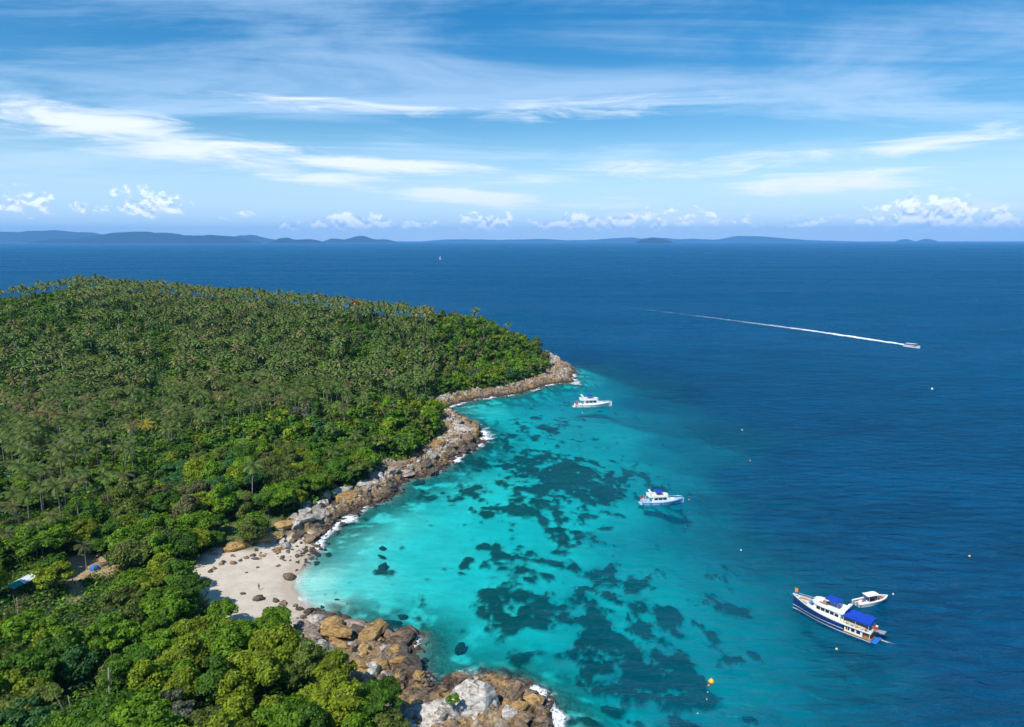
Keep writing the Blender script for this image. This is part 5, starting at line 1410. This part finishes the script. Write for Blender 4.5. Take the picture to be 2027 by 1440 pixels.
def speedboat():
    p = at(1806, 688, 0); q = at(1790, 683, 0); back = at(1600, 655, 0); v = (q - back).normalized(); head = math.atan2(v.y, v.x)
    root = empty('speedboat', (p.x, p.y, .15), head); root.rotation_euler = (0, R(-2.0), head)
    tag(root, 'white passenger speedboat running fast with a long foaming wake', 'boat')
    L = 14.0; a = -L / 2; st = hull_profile(L, 3.8, 1.3, 1.9, 2.6, .95, 14)
    h = hull_mesh(MB(), st, -.4, lambda s: s).build('hull', M_WHITE, root, True)
    hull_mesh(MB(), st, .85, lambda s: 1.0, .02).build('stripe', M_RED, h)
    MB().slab(deck_outline(st, .1), sheer_fn(st, -.35), sheer_fn(st, -.22)).build('deck', M_OFFWHITE, root)
    MB().slab([(a + L * .10, 1.6), (a + L * .66, 1.55), (a + L * .76, 1.1), (a + L * .76, -1.1), (a + L * .66, -1.55), (a + L * .10, -1.6)], 2.9, 3.08).build('roof', M_WHITE, root, bevel=.05)
    MB().taper(a + L * .66, a + L * .80, 1.45, 1.2, a + L * .66, a + L * .72, 1.35, 2.9, .8, .85).build('windscreen', M_DARK, root)
    mb = MB()
    for x in (.12, .30, .48, .66):
        for s in (1, -1): mb.tube([(a + L * x, s * 1.5, 1.2), (a + L * x, s * 1.5, 2.92)], .05, 5)
    mb.build('roof_posts', M_STEEL, root)
    for s in (1, -1): MB().box(a + L * .14, a + L * .62, s * 1.15 - .3, s * 1.15 + .3, 1.05, 1.55).build('bench', M_OFFWHITE, root)
    MB().box(a + L * .82, a + L * .92, -.6, .6, 1.5, 1.85).build('bow_cushion', M_RED, root, bevel=.05)
    for s in (-.9, 0, .9): MB().taper(a - .7, a + .1, .25, .2, a - .6, a + .1, .2, 1.6, .9).build('outboard_motor', M_GREYP, root, bevel=.05).location.y = s
    return root
speedboat()
def wake_material(name):
    m, t, out = new_mat(name)
    P = geo_pos(t); d = t.attr('dense')
    n = t.noise(P, .28, 6.0, .7, .4); n2 = t.noise(P, .05, 4.0, .6)
    al = t.smooth(d + (n - .5) * 1.1 + (n2 - .5) * .6, .22, 1.2)
    df = t.node('ShaderNodeBsdfDiffuse'); df.inputs[0].default_value = (.78, .83, .87, 1)
    tr = t.node('ShaderNodeBsdfTransparent'); mx = t.node('ShaderNodeMixShader')
    t.put(mx.inputs[0], al * .95); t.link(tr.outputs[0], mx.inputs[1]); t.link(df.outputs[0], mx.inputs[2]); t.link(mx.outputs[0], out.inputs['Surface'])
    return m
M_WAKE = wake_material('foam')
def wake(name, pts, widths, dens, label, height=.45):
    """low ridge of foam along a line of points"""
    N = 160; M_ = 9
    cum = [0]
    for a, b in zip(pts[:-1], pts[1:]): cum.append(cum[-1] + (b - a).length)
    V = []; D = []
    for i in range(N):
        u = i / (N - 1) * cum[-1]
        x = np.interp(u, cum, [p.x for p in pts]); y = np.interp(u, cum, [p.y for p in pts])
        j = min(max(np.searchsorted(cum, u) - 1, 0), len(pts) - 2); dv = (pts[j + 1] - pts[j]).normalized(); nv = Vector((-dv.y, dv.x, 0))
        w = np.interp(u / cum[-1], np.linspace(0, 1, len(widths)), widths); de = np.interp(u / cum[-1], np.linspace(0, 1, len(dens)), dens)
        jit = (vnoise(np.array([u * .12]), np.array([3.0]), seed=3)[0] - .5) * w * .35
        for k in range(M_):
            s = k / (M_ - 1) * 2 - 1
            rough = vnoise(np.array([u * .35]), np.array([s * 3 + 9.0]), seed=8)[0]
            V.append((x + nv.x * (s * w + jit), y + nv.y * (s * w + jit), .05 + height * de * (1 - s * s) * (.4 + rough)))
            D.append(de * (1 - abs(s) ** 2.2))
    i = np.arange(N * M_).reshape(N, M_); F = np.stack([i[:-1, :-1], i[:-1, 1:], i[1:, 1:], i[1:, :-1]], -1).reshape(-1, 4)
    me = np_mesh(name, np.array(V), F, M_WAKE, True); fattr(me, 'dense', D)
    return tag(link(name, me), label, 'foam', kind='stuff')
wake('boat_wake', [at(1818, 689), at(1790, 684), at(1700, 670), at(1600, 655), at(1450, 635), at(1300, 616), at(1200, 605)], [3.0, 5.5, 6.5, 6.5, 6.5, 6.5, 7, 7], [1.15, 1.25, .98, .70, .52, .42, .35, .29, .22], 'long white foam wake behind the speedboat', .8)
wake('boat_wake', [at(1735, 1264), at(1750, 1270), at(1775, 1277)], [.5, .5, .3], [.75, .7, .35], 'short line of foam trailing from the stern of the dive boat', .1)

def far_sailboat():
    p = at(872, 514, 0); root = empty('sailing_boat', p, .3); tag(root, 'tiny white sailing boat far out on the open sea', 'boat')
    st = hull_profile(16, 4.2, 1.3, 1.8, 2.2, .8, 10)
    hull_mesh(MB(), st, -.4, lambda s: s).build('hull', M_WHITE, root, True)
    MB().taper(-4, 3, 1.3, 1.2, -3.5, 2, 1.0, 2.2, .7).build('cabin', M_WHITE, root)
    MB().tube([(1, 0, 1), (1, 0, 18)], .14, 6, .07).build('mast', M_STEEL, root)
    MB().slab([(0, 0), (0, .05), (-6, .05), (-6, 0)], 3.0, lambda x: 16.5 + x * 2.0).build('mainsail', M_WHITE, root)
far_sailboat()

# buoys
def buoy(px, py, r, mat, label, ring=None):
    r *= .66
    p = at(px, py); root = empty('mooring_buoy', (p.x, p.y, 0)); tag(root, label, 'buoy')
    MB().ball((0, 0, r * .35), r, 12, 8).build('float', mat, root, True)
    MB().tube([(0, 0, r * 1.25), (0, 0, r * 1.7)], r * .16, 6).build('eyelet', M_STEEL, root)
    if ring: MB().tube([(math.cos(k * .5236) * r * 1.0, math.sin(k * .5236) * r * 1.0, r * .35) for k in range(13)], r * .14, 5).build('band', ring, root)
buoy(1408, 1351, .85, M_YELLOW, 'large yellow buoy near the bottom of the reef', M_ORANGE); buoy(1403, 1358, .36, M_BUOYO, 'orange float touching the large yellow buoy')
buoy(1401, 1371, .20, M_GREENBUOY, 'tiny pale float just below the yellow buoy'); buoy(1399, 1385, .20, M_GREENBUOY, 'tiny pale float, second below the yellow buoy'); buoy(1381, 1413, .22, M_GREENBUOY, 'tiny pale float nearest the bottom edge, left of the yellow buoy')
buoy(1656, 1286, .42, M_GREENBUOY, 'pale green buoy in front of the dive boat'); buoy(1768, 1177, .34, M_BUOYW, 'white buoy off the bow of the small motorboat'); buoy(1467, 1090, .36, M_BUOYW, 'whitish buoy between reef edge and deep water'); buoy(1919, 1102, .45, M_YELLOW, 'yellow buoy alone in dark water at the right edge')
buoy(1485, 913, .45, M_BUOYO, 'orange buoy in deep water right of the blue yacht'); buoy(1469, 852, .5, M_BUOYW, 'white buoy in deep water above the orange buoy'); buoy(1845, 771, 1.0, M_BUOYW, 'large white buoy below the speedboat'); buoy(1364, 990, .40, M_BUOYO, 'small reddish buoy at the bow of the blue yacht')
buoy(1153, 818, .40, M_BUOYW, 'small white float below the white yacht in the cove')

# ------------------------------------------------------------------ the beach camp
def dome_tent():
    p = at(187, 1128, 4)
    for _ in range(3): p = at(187, 1128, float(ground(p.x, p.y)))
    root = empty('dome_tent', (p.x, p.y, float(ground(p.x, p.y)) - .03), .4); tag(root, 'small blue dome tent on the sandy clearing', 'tent')
    mb = MB(); n, m_ = 12, 6
    for j in range(m_ + 1):
        t_ = j / m_ * math.pi / 2
        for i in range(n):
            a = i / n * 2 * math.pi; k = 1 + .10 * math.cos(4 * a)
            mb.v.append((1.15 * k * math.cos(a) * math.cos(t_) ** .8, 1.0 * k * math.sin(a) * math.cos(t_) ** .8, 1.35 * math.sin(t_)))
    for j in range(m_):
        for i in range(n): mb.f.append((j * n + i, j * n + (i + 1) % n, (j + 1) * n + (i + 1) % n, (j + 1) * n + i))
    body = mb.build('canopy', M_SKYBL, root)
    MB().hexa([(-.35, -1.02, 0), (.35, -1.02, 0), (.35, -.9, 0), (-.35, -.9, 0), (-.12, -.80, .85), (.12, -.80, .85), (.12, -.66, .85), (-.12, -.66, .85)]).build('door_flap', M_NAVY, body)
    pl = MB()
    for s in (1, -1): pl.tube([(math.cos(k / 8 * math.pi) * 1.3 * .72 * s, math.cos(k / 8 * math.pi) * 1.15 * .72, math.sin(k / 8 * math.pi) * 1.40) for k in range(9)], .03, 5)
    pl.build('tent_pole', M_GREYP, root)
dome_tent()
def hut():
    p = at(40, 1148, 7.5); g = float(ground(p.x, p.y)); a_, b_ = at(16, 1158, 7.5), at(64, 1133, 7.5); head = math.atan2(b_.y - a_.y, b_.x - a_.x); L = (b_ - a_).length
    root = empty('beach_shelter', (p.x, p.y, g), head); tag(root, 'open shelter under a white and teal sheet roof among the palms', 'shelter')
    hz = 7.6 - g; w = 1.7
    M_TEAL = paint('teal_sheet', (.02, .36, .27), .5, .12); M_SHEET = paint('white_sheet', (.78, .80, .82), .45, .08)
    n = 7
    for i in range(n):
        x0 = -L / 2 + L / n * i; x1 = x0 + L / n * .985; m_ = M_TEAL if i < 3 else M_SHEET
        for s in (1, -1):
            MB().hexa([(x0, s * .02, hz), (x1, s * .02, hz), (x1, s * w, hz - .75), (x0, s * w, hz - .75), (x0, s * .02, hz + .05), (x1, s * .02, hz + .05), (x1, s * w, hz - .70), (x0, s * w, hz - .70)]).build('roof_sheet', m_, root)
    for x in (-L / 2 + .3, 0, L / 2 - .3):
        for s in (1, -1): MB().tube([(x, s * (w - .2), -.4), (x, s * (w - .2), hz - .68)], .07, 6).build('post', M_BARK, root)
    MB().box(-L / 2 + .4, L / 2 - .4, -.9, .9, .5, .6).build('platform', M_WOOD, root)
hut()
def driftwood(px, py, L, rz, label):
    p = at(px, py, 1.5); g = float(ground(p.x, p.y)); root = empty('driftwood', (p.x, p.y, g), rz); tag(root, label, 'driftwood')
    MB().tube([(-L / 2, 0, .12), (-L * .1, .12, .2), (L * .25, -.05, .15), (L / 2, .1, .22)], .14, 7, .06).build('log', M_BARK, root, True)
    MB().tube([(0, .1, .18), (L * .15, .35, .55)], .06, 5, .02).build('branch', M_BARK, root); MB().tube([(L * .2, -.05, .15), (L * .3, -.45, .4)], .05, 5, .02).build('branch', M_BARK, root)
driftwood(408, 1150, 1.9, .3, 'short driftwood log on the shaded sand at the left of the beach'); driftwood(414, 1158, 1.6, -.6, 'branched driftwood just below the shaded log')

# the person walking on the beach
def person():
    m, t, out = new_mat('person_cloth_skin')
    tc = S(t, t.node('ShaderNodeTexCoord').outputs['Object']); x, y, z = t.sep(tc)
    c = t.mix(t.smooth(z, .86, .87), t.mix(t.smooth(z, .48, .49), (.36, .20, .13), (.02, .03, .07)), (.035, .035, .045))
    c = t.mix(t.smooth(z, 1.44, 1.45), c, (.36, .20, .13))
    c = t.mix(t.smooth(t.m('ABSOLUTE', y), .235, .24), c, t.mix(t.smooth(z, 1.12, 1.13), (.36, .20, .13), (.035, .035, .045)))
    principled(t, out, c, .8)
    v = [(0, 0, .95), (0, 0, 1.15), (.01, 0, 1.38), (.02, 0, 1.52), (.035, 0, 1.62), (.03, 0, 1.73),
         (0, .19, 1.40), (-.03, .27, 1.14), (.06, .29, .90), (.09, .29, .80), (0, -.19, 1.40), (.04, -.27, 1.14), (.16, -.28, .92), (.21, -.28, .83),
         (.01, .10, .90), (.14, .11, .50), (.08, .11, .09), (.22, .12, .04), (-.01, -.10, .90), (-.06, -.11, .50), (-.22, -.11, .12), (-.10, -.12, .04)]
    e = [(0, 1), (1, 2), (2, 3), (3, 4), (4, 5), (2, 6), (6, 7), (7, 8), (8, 9), (2, 10), (10, 11), (11, 12), (12, 13), (0, 14), (14, 15), (15, 16), (16, 17), (0, 18), (18, 19), (19, 20), (20, 21)]
    rad = [.14, .13, .15, .055, .10, .075, .06, .045, .035, .03, .06, .045, .035, .03, .09, .06, .042, .035, .09, .06, .042, .035]
    me = bpy.data.meshes.new('body'); me.from_pydata(v, e, []); me.materials.append(m)
    p = at(513, 1168, 1.3)
    for _ in range(3): p = at(513, 1168, float(ground(p.x, p.y)))
    root = empty('person', (p.x, p.y, float(ground(p.x, p.y)) - .01), -1.2); tag(root, 'lone person in dark clothes walking on the white sand beach', 'person')
    import bmesh
    bm = bmesh.new(); bm.from_mesh(me); bm.verts.layers.skin.verify(); bm.to_mesh(me); bm.free()
    o = link('body', me, root)
    md = o.modifiers.new('skin', 'SKIN'); md.use_smooth_shade = True
    for i, r_ in enumerate(rad): me.skin_vertices[0].data[i].radius = (r_, r_ * (.8 if i in (0, 1, 2) else 1))
    me.skin_vertices[0].data[0].use_root = True
    sb = o.modifiers.new('sub', 'SUBSURF'); sb.levels = 1; sb.render_levels = 2
    MB().ball((.02, 0, 1.69), .112, 10, 7, 1.0).build('hair', M_DARK, root, True)
person()

# ------------------------------------------------------------------ far islands and the air
def island_material():
    m, t, out = new_mat('far_forest')
    P = geo_pos(t); n = t.noise(P, .004, 6.0, .6); n2 = t.noise(P, .0012, 4.0, .6)
    principled(t, out, t.mix(t.smooth(n * .6 + n2 * .4, .38, .62), (.006, .014, .012), (.016, .028, .018)), .95, spec=.1)
    return m
M_FAR = island_material()
HZ = 720 - FPX * math.tan(PITCH)
def far_island(prof, dist, label, seed):
    """prof: outline seen against the sky as pixels; built as a ridged island of real depth"""
    xs_ = np.array([p[0] for p in prof], float); hs_ = np.array([p[1] for p in prof], float)
    nx = max(24, int((xs_[-1] - xs_[0]) / 3)); ny = 14
    U = np.linspace(xs_[0], xs_[-1], nx); X0 = (U - 1013.5) / FPX * dist
    width = max(900.0, (X0[-1] - X0[0]) * .30)
    base_px = HZ + CAM_H / dist * FPX
    H = np.maximum(np.interp(U, xs_, base_px - hs_), 0) * dist / FPX
    H = H * (1 + (fbm(U / 9, U * 0 + seed, octaves=3, seed=seed) - .5) * .16)
    V = []
    for j in range(ny):
        w = j / (ny - 1) * 2 - 1
        cross = max(0, 1 - abs(w) ** 1.7)
        bend = fbm(X0 / 700, np.full(nx, j * .6), octaves=3, seed=seed + 3)
        hh = H * cross * (1 if abs(w) < .01 else (.80 + .4 * (bend - .5)))
        V.append(np.stack([X0, np.full(nx, dist) + w * width * (.35 + .65 * np.sqrt(np.clip(H / (H.max() + 1), 0, 1))), hh - 4], 1))
    i = np.arange(nx * ny).reshape(ny, nx); F = np.stack([i[:-1, :-1], i[:-1, 1:], i[1:, 1:], i[1:, :-1]], -1).reshape(-1, 4)
    o = link('far_island', np_mesh('far_island', np.vstack(V), F, M_FAR, True))
    return tag(o, label, 'island', kind='structure')
far_island([(-260, 462), (-140, 446), (0, 449), (70, 454), (130, 453), (190, 458), (240, 470), (300, 478), (330, 479)], 27000, 'long blue mountain range at the left end of the horizon', 1)
far_island([(118, 480), (126, 471), (160, 471), (180, 474), (215, 461), (250, 455), (285, 454), (330, 457), (380, 463), (430, 463), (470, 468), (500, 475), (508, 480)], 20500, 'broad dark blue island on the horizon left of centre', 2)
far_island([(440, 478), (486, 464), (503, 461), (520, 466), (548, 473), (560, 478)], 27500, 'small pale peak behind the end of the broad island', 3)
far_island([(546, 480), (560, 470), (572, 468), (590, 473), (620, 472), (638, 476), (641, 480)], 20800, 'low two-humped dark island right of the broad island', 4)
far_island([(640, 479), (665, 471), (690, 473), (710, 467), (722, 464), (740, 472), (770, 473), (790, 479)], 24500, 'low blue island with a pointed peak left of centre', 5)
far_island([(850, 477), (880, 474), (940, 473), (990, 474), (1040, 473), (1080, 472), (1120, 475), (1180, 474), (1210, 470), (1240, 469), (1270, 472), (1290, 469), (1330, 473), (1370, 472), (1400, 475), (1440, 472), (1470, 464), (1500, 467), (1540, 472), (1580, 475), (1640, 477)], 38500, 'very faint pale chain of islands along the middle of the horizon', 6)
far_island([(1256, 480), (1266, 473), (1285, 470), (1305, 472), (1318, 476), (1322, 480)], 20000, 'small dark islet on the horizon right of centre', 7)
far_island([(1772, 477), (1780, 472), (1788, 477)], 33000, 'tiny faint rock on the horizon, left of a pair', 8)
far_island([(1812, 477), (1822, 471), (1832, 477)], 33000, 'tiny faint rock on the horizon, right of a pair', 9)

hm, ht, hout = new_mat('sea_air')
pv = ht.node('ShaderNodeVolumePrincipled')
pv.inputs['Color'].default_value = (.22, .56, 1.0, 1)
pv.inputs['Density'].default_value = 3.4e-5
pv.inputs['Anisotropy'].default_value = 0.0
ht.link(pv.outputs[0], hout.inputs['Volume'])
hz_ = MB().box(-47000, 47000, -3200, 41000, -48, 780).build('haze', hm)
tag(hz_, 'blue sea haze fading the far islands', 'haze', kind='stuff')

# bleached dead wood standing among the foreground trees
def dead_tree(px, py, h, n, label, r=.16):
    p = at(px, py, 5)
    for _ in range(3): p = at(px, py, float(ground(p.x, p.y)) + h * .8)
    g = float(ground(p.x, p.y)); rr = random.Random(int(px)); root = empty('dead_tree', (p.x, p.y, g - .2), rr.uniform(0, 6)); tag(root, label, 'dead tree')
    MB().tube([(0, 0, 0), (.1, .05, h * .5), (.25, -.1, h)], r, 7, r * .35).build('trunk', M_PALMBARK, root, True)
    for i in range(n):
        z = h * rr.uniform(.45, .9); a = rr.uniform(0, 6.28); L = h * rr.uniform(.25, .42)
        MB().tube([(.1, 0, z), (.1 + math.cos(a) * L * .6, math.sin(a) * L * .6, z + L * .35), (.1 + math.cos(a) * L, math.sin(a) * L, z + L * .9)], r * .4, 5, r * .1).build('branch', M_PALMBARK, root, True)
dead_tree(213, 1338, 8.6, 0, 'thick grey broken stump rising out of the foreground trees', .36)
dead_tree(140, 1392, 9.0, 6, 'thin bare forked tree in front of the foreground wood')
dead_tree(32, 1195, 8.5, 7, 'bare pale branches at the left edge below the sheet roof')
dead_tree(345, 1070, 8.0, 5, 'bare twiggy tree in the wood above the left end of the beach')
